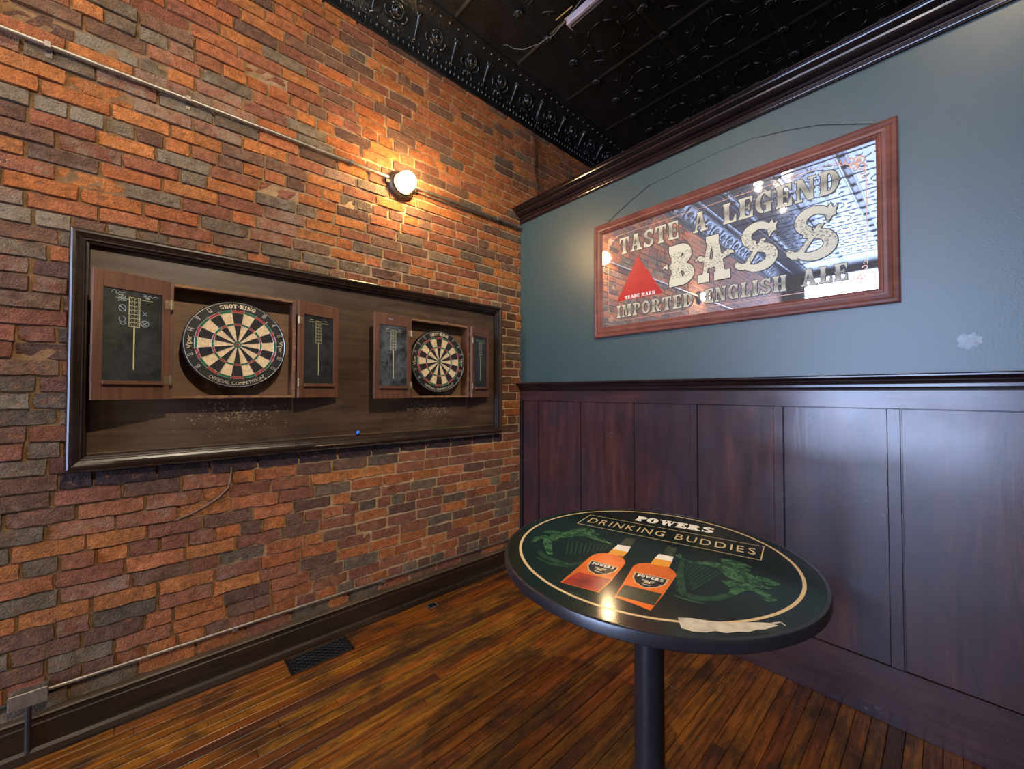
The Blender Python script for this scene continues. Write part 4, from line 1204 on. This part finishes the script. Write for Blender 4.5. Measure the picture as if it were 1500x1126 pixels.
# ================================================================== THE BAR MIRROR
MR = empty('bar_mirror', (XP, 0.962, 1.905), 0, 'wide ale mirror with gilt lettering and red triangle in reddish wooden frame', 'mirror')
MY0, MY1, MZ0, MZ1 = 1.790, 0.134, 1.904, 2.747
def rail_x(mb, a, b, inward, prof):
    a = Vector(a); b = Vector(b); d = (b - a).normalized(); inn = Vector(inward)
    n = len(prof)
    vs = []
    for e, sgn in ((a, 1), (b, -1)):
        for w_, h in prof:
            p_ = e + inn * w_ + d * (w_ * sgn); vs.append((XP - h, p_.x, p_.y))
    mb.add(vs, [[i, (i + 1) % n, n + (i + 1) % n, n + i] for i in range(n)] + [list(range(n)), [n + i for i in range(n)]])
mp_ = [(0, 0.001), (0, 0.020), (0.006, 0.024), (0.016, 0.026), (0.022, 0.023), (0.026, 0.025), (0.040, 0.029), (0.052, 0.028), (0.056, 0.024), (0.062, 0.025), (0.068, 0.021), (0.074, 0.016), (0.074, 0.004)]
cor = [(MY1, MZ0), (MY0, MZ0), (MY0, MZ1), (MY1, MZ1)]
for k in range(4):
    a, b = cor[k], cor[(k + 1) % 4]
    d = (Vector(b) - Vector(a)).normalized(); inn = (-d.y, d.x)
    m_ = MB(); rail_x(m_, a, b, inn, mp_); m_.build('frame_rail', M['mirror_frame'], MR)
GX = XP - 0.012
m_ = MB(); m_.box((GX, MY1 + .066, MZ0 + .066), (GX + .006, MY0 - .066, MZ1 - .066)); m_.build('mirror_glass', M['mirror'], MR)
def mtext(txt, y0, y1, z0, z1, mat, S=.24, T=.10, gap=.12, edge=0.004, shadow=(0.004, -0.004), name='lettering', face=True):
    polys, W = slab_text(txt, S, T, gap)
    def fn_(dx, dz, e): return lambda a, b: (GX - e, y0 + (y1 - y0) * a / W - dx, z0 + (z1 - z0) * b + dz)
    m_ = MB(); i_ = 0
    for dx, dz in ((edge, 0), (-edge, 0), (0, edge), (0, -edge), (edge * .7, edge * .7), (-edge * .7, edge * .7), (edge * .7, -edge * .7), (-edge * .7, -edge * .7), shadow):
        put_polys(m_, polys, fn_(dx, dz, 0.0004 + i_ * 0.00002)); i_ += 1
    m_.build('letter_outline', M['ink'], MR, recalc=False)
    m_ = MB(); put_polys(m_, polys, fn_(0, 0, 0.0009)); m_.build(name, mat, MR, recalc=False)
mtext('TASTE', 1.572, 1.142, 2.484, 2.600, M['gilt_top'], edge=.0035)
mtext('A', 1.050, 0.962, 2.484, 2.606, M['gilt_top'], edge=.0035)
mtext('LEGEND', 0.874, 0.340, 2.484, 2.602, M['gilt_top'], edge=.0035)
mtext('IMPORTED', 1.598, 1.053, 2.034, 2.120, M['gilt_low'], edge=.003)
mtext('ENGLISH', 0.984, 0.564, 2.036, 2.122, M['gilt_low'], edge=.003)
mtext('ALE', 0.500, 0.316, 2.043, 2.127, M['gilt_low'], edge=.003)
# the big word: fat letters with tongue-like serifs
def bass():
    P1 = []
    def add(txt, y0, y1, z0, z1):
        polys, W = slab_text(txt, .27, .19, .1)
        for q in polys: P1.append([(y0 + (y1 - y0) * a / W, z0 + (z1 - z0) * b) for a, b in q])
    def arc(cy, cz, ry, rz, a0, a1, w0, w1, n=18):
        for i in range(n):
            t0 = i / n; t1 = (i + 1) / n
            def pt(t, o):
                a = radians(a0 + (a1 - a0) * t); w_ = w0 + (w1 - w0) * t; w_ *= (0.75 + 0.35 * sin(pi * t))
                return (cy - (ry - o * w_) * cos(a), cz + (rz - o * w_) * sin(a))
            P1.append([pt(t0, 0), pt(t1, 0), pt(t1, 1), pt(t0, 1)])
    add('B', 1.205, 1.045, 2.178, 2.442)
    add('A', 1.022, 0.838, 2.165, 2.440)
    # side tongues on B and A
    for (yc_, zc_, s_) in ((1.215, 2.315, 1), (1.005, 2.315, 1), (0.850, 2.315, -1)):
        P1.append([(yc_, zc_ + .018), (yc_ + s_ * .028, zc_ + .006), (yc_ + s_ * .034, zc_ - .012), (yc_ + s_ * .014, zc_ - .006), (yc_, zc_ - .022)])
    P1.append([(1.010, 2.335), (0.930, 2.290), (0.850, 2.335), (0.850, 2.300), (0.930, 2.258), (1.010, 2.300)])
    for c_ in (0.700, 0.448):
        arc(c_, 2.372, .078, .072, 20, 265, .040, .052)
        arc(c_ - .006, 2.246, .092, .078, -150, 92, .042, .056)
        # diagonal ribbon through the letter
        P1.append([(c_ + .030, 2.330), (c_ + .044, 2.296), (c_ - .052, 2.262), (c_ - .058, 2.300)])
        P1.append([(c_ - .045, 2.345), (c_ - .022, 2.345), (c_ + .078, 2.205), (c_ + .050, 2.200)])
        # torn end at the top, tongue at the lower left
        P1.append([(c_ - .060, 2.345), (c_ - .042, 2.425), (c_ - .060, 2.418), (c_ - .074, 2.436), (c_ - .082, 2.412), (c_ - .100, 2.420), (c_ - .090, 2.395), (c_ - .094, 2.372), (c_ - .078, 2.372)])
        P1.append([(c_ + .066, 2.190), (c_ + .092, 2.196), (c_ + .112, 2.216), (c_ + .116, 2.236), (c_ + .100, 2.244), (c_ + .080, 2.230), (c_ + .056, 2.228)])
    return P1
PB = bass()
m_ = MB(); i_ = 0
for dx, dz in [(0.0045 * cos(k * pi / 4), 0.0045 * sin(k * pi / 4)) for k in range(8)] + [(-.004, -.005)]:
    for q in PB: m_.add([(GX - .0004 - i_ * .00002, a + dx, b + dz) for a, b in q], [list(range(len(q)))])
    i_ += 1
m_.build('letter_outline', M['ink'], MR, recalc=False)
m_ = MB()
for k, q in enumerate(PB): m_.add([(GX - .0009 - .00001 * k, a, b) for a, b in q], [list(range(len(q)))])
m_.build('large_lettering', M['gilt_big'], MR, recalc=False)
# triangle and its small words
m_ = MB(); m_.add([(GX - .0005, 1.427, 2.440), (GX - .0005, 1.597, 2.150), (GX - .0005, 1.248, 2.150)], [[0, 1, 2]]); m_.build('red_triangle', M['red'], MR, recalc=False)
polys, W = slab_text('TRADE MARK', .24, .12, .12, False)
m_ = MB(); put_polys(m_, polys, lambda a, b: (GX - .0010, 1.530 - (1.530 - 1.302) * a / W, 2.156 + .024 * b)); m_.build('small_lettering', M['white_print'], MR, recalc=False)
# thin copper border line and corner scrolls
m_ = MB()
ly0, ly1, lz0, lz1 = 1.668, 0.243, 2.013, 2.628
def mline(y0, z0, y1, z1, w_=.0022, e=.0005):
    dv = Vector((y1 - y0, z1 - z0)); n_ = Vector((-dv.y, dv.x)).normalized() * w_ / 2
    m_.add([(GX - e, y0 + n_.x, z0 + n_.y), (GX - e, y1 + n_.x, z1 + n_.y), (GX - e, y1 - n_.x, z1 - n_.y), (GX - e, y0 - n_.x, z0 - n_.y)], [[0, 1, 2, 3]])
mline(ly0, lz0 + .07, ly0, lz1 - .05, .003); mline(ly1, lz0 + .09, ly1, lz1 - .10, .003); mline(ly0 - .07, lz1, ly1 + .10, lz1, .003); mline(ly0 - .07, lz0, ly1 + .09, lz0, .003)
m_.build('border_line', M['copper'], MR, recalc=False)
for cy_, cz_, sy_, sz_, sc_ in ((ly0, lz1, -1, -1, .8), (ly1, lz1, 1, -1, 1.15), (ly0, lz0, -1, 1, .8), (ly1, lz0, 1, 1, 1.0)):
    m_ = MB()
    def ring_(u, v, r, w_, a0=0, a1=360, e=.0006):
        n = 14
        for i in range(n):
            a = radians(a0 + (a1 - a0) * i / n); b = radians(a0 + (a1 - a0) * (i + 1) / n)
            q = [(u + r * cos(a), v + r * sin(a)), (u + r * cos(b), v + r * sin(b)), (u + (r - w_) * cos(b), v + (r - w_) * sin(b)), (u + (r - w_) * cos(a), v + (r - w_) * sin(a))]
            m_.add([(GX - e, cy_ + sy_ * sc_ * s, cz_ + sz_ * sc_ * t) for s, t in q], [[0, 1, 2, 3]])
    for (u, v, r, w_, a0, a1) in ((.022, .022, .020, .006, 20, 330), (.050, .014, .015, .005, 0, 300), (.014, .050, .015, .005, 60, 380), (.074, .010, .011, .004, -60, 220), (.010, .074, .011, .004, 0, 260),
                                  (.040, .036, .014, .006, 90, 400), (.095, .006, .009, .003, 0, 200), (.006, .095, .009, .003, -40, 170), (.030, .052, .009, .004, 0, 300), (.055, .032, .008, .004, 0, 300), (.022, .022, .009, .009, 0, 360)):
        ring_(u, v, r, w_, a0, a1, .0006 + r * .003)
    m_.build('corner_scroll', M['copper'], MR, recalc=False)
# loose hanging wire above the frame
m_ = MB(); m_.tube([(XP - .006, 1.690, 2.748), (XP - .004, 1.600, 2.797), (XP - .003, 1.500, 2.845), (XP - .003, 1.345, 2.905)], .0016, 6)
m_.tube([(XP - .003, 1.345, 2.905), (XP - .002, 1.10, 2.925), (XP - .002, .90, 2.935), (XP - .002, .70, 2.930)], .0006, 5)
m_.tube([(XP - .002, .70, 2.925), (XP - .003, .56, 2.895), (XP - .004, .42, 2.855), (XP - .006, .20, 2.749)], .0012, 6)
m_.lathe([(0, .008), (.004, .007), (.004, 0)], (XP, 1.345, 2.906), '-x', 8)
m_.build('hanging_wire', M['cable'], MR, smooth=True)

# ================================================================== THE ROUND TABLE
TZ = 1.05
TB = empty('pub_table', (1.048, 0.577, 0.0), radians(-74.11), 'round tall pub table with green printed top on black column', 'table')
RT = 0.407
def local_build(mb, name, mat, parent=None, **kw): return mb.build(name, mat, parent or TB, world=False, **kw)
m_ = MB(); m_.lathe([(RT - .012, TZ - .028), (RT - .003, TZ - .027), (RT, TZ - .024), (RT, TZ - .006), (RT - .002, TZ - .001), (RT - .006, TZ), (RT - .010, TZ - .0004), (RT - .0105, TZ - .002)], n=96)
local_build(m_, 'edge_band', M['table_edge'], smooth=True, angle=.6)
m_ = MB(); m_.lathe([(RT - .0105, TZ - .010), (RT - .0105, TZ - .0008)], n=96)
TOP = local_build(m_, 'tabletop', M['table_print'], label='dark green printed round top with pale ring')
E0 = TZ - .0008
def flat(polys, lvl, mb=None):
    mb = mb or MB()
    for q in polys: mb.add([(a, b, E0 + .00008 * lvl) for a, b in q], [list(range(len(q)))])
    return mb
def print_part(mb, name, mat, label=None): return mb.build(name, mat, TOP, world=False, recalc=False, label=label)
# ring
m_ = MB(); n = 96
for i in range(n):
    a, b = 2 * pi * i / n, 2 * pi * (i + 1) / n
    ri, ro = .3600, .3675
    flat([[(-.006 + ri * cos(a), .012 + ri * sin(a)), (-.006 + ro * cos(a), .012 + ro * sin(a)), (-.006 + ro * cos(b), .012 + ro * sin(b)), (-.006 + ri * cos(b), .012 + ri * sin(b))]], 1, m_)
print_part(m_, 'printed_ring', M['tan_print'])
def rot(p_, deg, c=(0, 0)):
    a = radians(deg); x, y = p_[0] - c[0], p_[1] - c[1]
    return (c[0] + x * cos(a) - y * sin(a), c[1] + x * sin(a) + y * cos(a))
# box of the slogan
m_ = MB()
ba, bb_, bc, bd_ = (-.263, .117), (-.258, .229), (.279, .210), (.271, .096)
def pl_line(p0, p1, w_, lvl, mb):
    dv = Vector(p1) - Vector(p0); n_ = Vector((-dv.y, dv.x)).normalized() * w_ / 2; p0 = Vector(p0); p1 = Vector(p1)
    flat([[tuple(p0 + n_), tuple(p1 + n_), tuple(p1 - n_), tuple(p0 - n_)]], lvl, mb)
for p0, p1 in ((ba, bb_), (bb_, bc), (bc, bd_), (bd_, ba)): pl_line(p0, p1, .0028, 1, m_)
items, W = sans_text('DRINKING BUDDIES', .36)
sk = (.259 + .240) / W
def fn_d(a, b): 
    u = -.240 + a * sk; return (u, .1480 + b * .050 - .038 * (u + .24), E0 + .00008)
put_sans(m_, items, fn_d)
print_part(m_, 'slogan_print', M['tan_print'], 'tan slogan in a thin box')
polys, W = slab_text('POWERS', .30, .17, .06, False)
def fn_p(a, b, dx=0, dy=0, e=2): 
    u = -.104 + a * (.247 / W) + dx; return (u, .252 + b * .056 + dy, E0 + .00008 * e)
m_ = MB(); put_polys(m_, polys, lambda a, b: fn_p(a, b)); print_part(m_, 'heading_print', M['white_print'], 'bold white heading')
# bottles
def bottle(dx, lean, body, neck, collar, cap, lab, low, red_low, nm):
    m_ = flat([body], 4); print_part(m_, 'bottle_print', M['whiskey'], 'printed amber bottle')
    print_part(flat([neck[0]], 5), 'bottle_neck_print', M['yellow_print']); print_part(flat([neck[1]], 5), 'bottle_neck_print', M['white_print'])
    print_part(flat([cap], 4), 'bottle_cap_print', M['label_green'])
    print_part(flat([low], 5), 'label_print', M['whiskey_dark'] if red_low else M['label_green'])  # lower label printed deep red on one bottle, green on the other
    c = (sum(p[0] for p in lab) / len(lab), sum(p[1] for p in lab) / len(lab))
    big = [(c[0] + (p[0] - c[0]) * 1.10, c[1] + (p[1] - c[1]) * 1.10) for p in lab]
    print_part(flat([big], 6), 'label_print', M['tan_print']); print_part(flat([lab], 7), 'label_print', M['label_black'])
    m2 = MB(); polys, W = slab_text('POWERS', .28, .16, .06, False)
    x0 = min(p[0] for p in lab) + .006; x1 = max(p[0] for p in lab) - .006; zt = max(p[1] for p in lab)
    put_polys(m2, polys, lambda a, b: (x0 + a * (x1 - x0) / W, zt - .019 + b * .014, E0 + .00008 * 8))
    for k, (w_, dz) in enumerate(((.5, .030), (.42, .036), (.30, .052))):
        pl_line((c[0] - w_ * (x1 - x0) / 2, zt - dz), (c[0] + w_ * (x1 - x0) / 2, zt - dz), .0018, 8, m2)
    print_part(m2, 'label_lettering', M['white_print'])
    m3 = MB()
    for k in range(7):
        a, b = k * 2 * pi / 7, (k + 1) * 2 * pi / 7
        flat([[(c[0], zt - .041), (c[0] + .008 * cos(a), zt - .041 + .004 * sin(a)), (c[0] + .008 * cos(b), zt - .041 + .004 * sin(b))]], 8, m3)
    print_part(m3, 'label_crest', M['tan_print'])
def arcpts(cx, cy, rx, ry, a0, a1, n=10): return [(cx + rx * cos(radians(a0 + (a1 - a0) * i / n)), cy + ry * sin(radians(a0 + (a1 - a0) * i / n))) for i in range(n + 1)]
b1 = [(-.134, -.300), (-.126, -.130)] + arcpts(-.079, -.125, .047, .052, 175, 5) + [(-.033, -.222), (-.040, -.300)]
bottle(0, 0, b1, ([(-.092, -.078), (-.090, -.040), (-.047, -.038), (-.049, -.076)], [(-.090, -.040), (-.087, .001), (-.050, .003), (-.047, -.038)]), None,
       [(-.084, .001), (-.082, .071), (-.051, .075), (-.052, .003)], [(-.112, -.148), (-.042, -.152), (-.044, -.180), (-.056, -.204), (-.077, -.216), (-.098, -.204), (-.110, -.180)],
       [(-.131, -.298), (-.118, -.228), (-.036, -.224), (-.042, -.298)], True, 1)
b2 = [(-.004, -.300), (-.010, -.125)] + arcpts(.042, -.125, .052, .050, 178, 2) + [(.086, -.226), (.076, -.314), (.040, -.306)]
bottle(0, 0, b2, ([(.024, -.085), (.026, -.042), (.070, -.040), (.070, -.080)], [(.026, -.042), (.030, -.006), (.068, -.005), (.070, -.040)]), None,
       [(.038, -.003), (.040, .064), (.066, .064), (.067, -.003)], [(.006, -.156), (.079, -.154), (.077, -.182), (.064, -.206), (.043, -.222), (.018, -.206), (.007, -.182)],
       [(-.003, -.292), (-.002, -.232), (.082, -.231), (.078, -.290)], False, 2)
# the two green winged scrolls with strings
def harp(pts_list, strings, dim):
    m_ = MB()
    for q, l_ in pts_list: flat(q, l_, m_)
    print_part(m_, 'scroll_print', M['harp'], 'green printed winged scroll')
    m_ = MB()
    for a, b in strings: pl_line(a, b, .0035, 2, m_)
    for q, l_ in dim: flat(q, l_, m_)
    print_part(m_, 'scroll_strings_print', M['harp_dim'])
def blob(path, widths, lvl=2, n=3):
    """ribbon of quads along a path"""
    out = []
    P_ = [Vector(p) for p in path]
    sd = []
    for i, p in enumerate(P_):
        t = (P_[min(i + 1, len(P_) - 1)] - P_[max(i - 1, 0)]).normalized(); nn = Vector((-t.y, t.x)) * widths[i] / 2
        sd.append((p + nn, p - nn))
    for i in range(len(P_) - 1): out.append([tuple(sd[i][0]), tuple(sd[i + 1][0]), tuple(sd[i + 1][1]), tuple(sd[i][1])])
    return out, lvl
random.seed(21)
def tuft(c, r, n=11, lvl=2):
    return [[(c[0] + r * random.uniform(.65, 1.25) * cos(2 * pi * k / n), c[1] + r * random.uniform(.65, 1.25) * sin(2 * pi * k / n)) for k in range(n)]], lvl
left = [blob([(-.310, -.115), (-.315, -.075), (-.290, -.045)], [.010, .022, .020]), blob([(-.322, -.020), (-.300, -.005), (-.270, .0)], [.018, .030, .018], 3),
        blob([(-.290, -.05), (-.262, -.020), (-.235, .020), (-.195, .030), (-.150, .012), (-.100, -.008)], [.020, .040, .048, .036, .022, .012], 2),
        blob([(-.250, .030), (-.225, .072), (-.195, .080), (-.185, .060)], [.020, .030, .022, .008], 3), blob([(-.215, .04), (-.190, .062), (-.160, .045)], [.014, .018, .006], 4),
        blob([(-.285, -.060), (-.270, -.100), (-.245, -.140), (-.225, -.170)], [.026, .026, .020, .014], 3), tuft((-.275, -.055), .022, lvl=5), tuft((-.245, .0), .022, lvl=6), tuft((-.300, -.06), .014, lvl=4)]
lstr = [((-.222 + .0125 * k, -.052 + .0045 * k), (-.186 + .0085 * k, -.150 + .0105 * k)) for k in range(10)]
ldim = [blob([(-.262, -.165), (-.232, -.190), (-.190, -.200), (-.150, -.196), (-.118, -.160), (-.104, -.100)], [.012, .018, .020, .018, .014, .008]), blob([(-.250, -.205), (-.200, -.222), (-.150, -.215)], [.006, .014, .006], 3)]
harp(left, lstr, ldim)
right = [blob([(.086, .004), (.078, .026), (.072, .010), (.088, -.004), (.117, -.017), (.150, -.004), (.185, .000), (.215, -.012)], [.004, .008, .008, .010, .012, .024, .040, .060], 2),
         blob([(.178, .040), (.205, .052), (.232, .040), (.250, .030)], [.020, .014, .016, .006], 3), blob([(.185, .020), (.215, .030), (.245, .005)], [.020, .026, .014], 4),
         blob([(.205, -.010), (.225, -.040), (.250, -.060), (.262, -.085)], [.060, .070, .050, .030], 5), blob([(.260, -.030), (.285, -.030), (.304, -.045)], [.022, .026, .020], 3),
         blob([(.255, -.070), (.270, -.080), (.292, -.072)], [.020, .018, .010], 4), blob([(.255, -.100), (.275, -.110), (.290, -.128), (.275, -.142)], [.022, .022, .024, .014], 3),
         blob([(.205, -.080), (.225, -.120), (.215, -.150)], [.040, .030, .014], 6), tuft((.230, -.035), .028, lvl=7), tuft((.292, -.048), .014, lvl=5), tuft((.240, -.100), .020, lvl=8)]
rstr = [((.098 + .0105 * k, -.022 - .0010 * k), (.102 + .0085 * k, -.060 - .0125 * k)) for k in range(10)]
rstr = [((.186 - .0095 * k, -.040 + .0025 * k * (k < 9)), (.136 - .0036 * k, -.175 + .0135 * k)) for k in range(11)]
rdim = [blob([(.215, -.150), (.185, -.190), (.150, -.208), (.125, -.205), (.108, -.190)], [.016, .022, .026, .020, .012]), blob([(.120, -.200), (.104, -.130), (.095, -.060), (.092, -.010)], [.016, .018, .014, .008], 3),
        blob([(.170, -.226), (.140, -.228), (.105, -.222)], [.006, .012, .006], 4)]
harp(right, rstr, rdim)
# two tiny grey lines of small print by the first bottle
m_ = MB(); pl_line((-.100, -.330), (-.055, -.336), .004, 2, m_); print_part(m_, 'small_print', M['label_green'])
# peeled patch by the rim
m_ = MB(); q = [(.128, -.312), (.150, -.300), (.180, -.292), (.215, -.278), (.245, -.258), (.262, -.248), (.285, -.236), (.298, -.238), (.286, -.252), (.276, -.266), (.262, -.276), (.250, -.292), (.232, -.302), (.214, -.318), (.196, -.322), (.182, -.336), (.160, -.346), (.140, -.346), (.134, -.330)]
cq = (.2, -.300)
for i in range(len(q)):
    a, b = q[i], q[(i + 1) % len(q)]; flat([[cq, a, b]], 5, m_)
pl_line((.285, -.238), (.302, -.222), .004, 5, m_); pl_line((.302, -.222), (.310, -.232), .003, 5, m_)
print_part(m_, 'peeled_patch', M['bare'], 'pale bare patch where the print has peeled at the rim')
m_ = MB(); m_.box((-.14, -.14, TZ - .040), (.14, .14, TZ - .028)); m_.lathe([(.060, TZ - .065), (.060, TZ - .040)], n=24); local_build(m_, 'mounting_plate', M['pole'])
m_ = MB(); m_.lathe([(.0405, .03), (.0405, TZ - .064)], n=40); local_build(m_, 'column', M['pole'], smooth=True, angle=.6)
m_ = MB(); m_.lathe([(.29, 0.0), (.295, .006), (.290, .014), (.20, .024), (.10, .036), (.060, .060), (.055, .075), (.0, .075)], n=48); local_build(m_, 'base_plate', M['pole'], smooth=True, angle=.6)

# ================================================================== FLOOR FITTINGS
VT = empty('floor_vent', (.730, 2.431, 0), 0, 'black cast iron floor register by the baseboard', 'vent')
vx0, vx1, vy0, vy1 = .565, .897, 2.350, 2.512
m_ = MB()
for a, b in (((vx0, vy0), (vx1, vy0 + .014)), ((vx0, vy1 - .014), (vx1, vy1)), ((vx0, vy0), (vx0 + .014, vy1)), ((vx1 - .014, vy0), (vx1, vy1))): m_.bbox((a[0], a[1], .0005), (b[0], b[1], .007), .002)
m_.build('vent_frame', M['iron'], VT)
m_ = MB(); m_.box((vx0 + .01, vy0 + .01, .0008), (vx1 - .01, vy1 - .01, .0015)); m_.build('dark_duct', M['black'], VT)
m_ = MB(); nx_, ny_ = 9, 4
for i in range(nx_):
    for j in range(ny_):
        cx_ = vx0 + .014 + (vx1 - vx0 - .028) * (i + .5) / nx_; cy_ = vy0 + .014 + (vy1 - vy0 - .028) * (j + .5) / ny_
        m_.tube([(cx_ + .0155 * cos(a), cy_ + .0155 * sin(a), .004) for a in [2 * pi * k / 10 for k in range(11)]], .0022, 5, cap=False)
m_.build('scroll_grille', M['iron'], VT)
FP = empty('floor_plate', (1.478, 2.455, 0), 0, 'small square metal outlet plate set in the floor near the baseboard', 'floor outlet')
m_ = MB()
px0, px1, py0, py1 = 1.445, 1.512, 2.425, 2.488
for a, b in (((px0, py0), (px1, py0 + .005)), ((px0, py1 - .005), (px1, py1)), ((px0, py0), (px0 + .005, py1)), ((px1 - .005, py0), (px1, py1))): m_.bbox((a[0], a[1], .0005), (b[0], b[1], .004), .001)
m_.build('plate_rim', M['old_steel'], FP)
m_ = MB(); m_.box((px0 + .004, py0 + .004, .0005), (px1 - .004, py1 - .004, .002)); m_.lathe([(.016, .002), (.016, .004), (.010, .005)], (1.478, 2.456, 0), n=16); m_.build('plate_lid', M['iron'], FP)

# ================================================================== CEILING FITTINGS
HL = empty('strip_light', (2.19, 1.15, CEIL), 0, 'grey hanging strip light housing below the black tin ceiling', 'light fixture')
m_ = MB(); m_.bbox((2.085, 0.2, 4.035), (2.165, 1.740, 4.085), .006); m_.build('housing', M['fixture'], HL)
m_ = MB(); m_.bbox((2.105, 0.2, 4.010), (2.195, 1.715, 4.0348), .004); m_.build('underside_shade', M['black'], HL)  # black slab stands in for the shade beneath the housing
m_ = MB()
for yy in (1.60, .4): m_.tube([(2.125, yy, 4.085), (2.172, yy + .02, CEIL)], .006, 6)
m_.build('hanger', M['wire_grey'], HL)
m_ = MB(); m_.tube([(2.12, 1.62, 4.10), (2.10, 1.76, 4.10)], .005, 6); m_.tube([(2.15, 1.62, 4.07), (2.16, 1.70, 4.07)], .004, 6); m_.tube([(2.08, 1.68, 4.12), (2.075, 1.82, 4.12)], .004, 6); m_.build('brass_rod', M['gold'], HL)
m_ = MB(); m_.tube([(2.11, 1.50, 4.16), (2.10, 1.60, 4.14), (2.09, 1.72, 4.08), (2.10, 1.86, 4.06), (2.08, 2.00, 4.07), (2.05, 2.12, 4.09), (2.02, 2.20, 4.13), (2.0, 2.25, 4.18), (2.0, 2.30, 4.215)], .0022, 6)
tag(m_.build('ceiling_wire', M['wire_grey'], smooth=True), 'thin grey wire drooping from the strip light under the tin ceiling', 'wire')
for i, (x, y, z) in enumerate(SPOT_POS + [tuple(KEY_POS)]):
    s_ = empty('ceiling_spotlight', (x, y, CEIL), 0, 'small black can spotlight on the bar ceiling behind the camera', 'lamp', 'can spotlights behind the camera')
    m_ = MB(); m_.lathe([(.052, z - .04 - z), (.055, -.035), (.055, .05), (.040, .07), (.012, .072), (.012, CEIL - z)], (x, y, z), n=24); m_.build('can', M['black'], s_, smooth=True, angle=.6)
    m_ = MB(); m_.lathe([(.050, -.047), (.050, -.0405)], (x, y, z), n=24); m_.build('lens', M['spot_lens'], s_)
    if i < len(SPOT_POS): l_ = light('ceiling_spot_bulb', 'POINT', (x, y, z - .11), SPOT_E[i], SPOT_COL, shadow_soft_size=0.025)
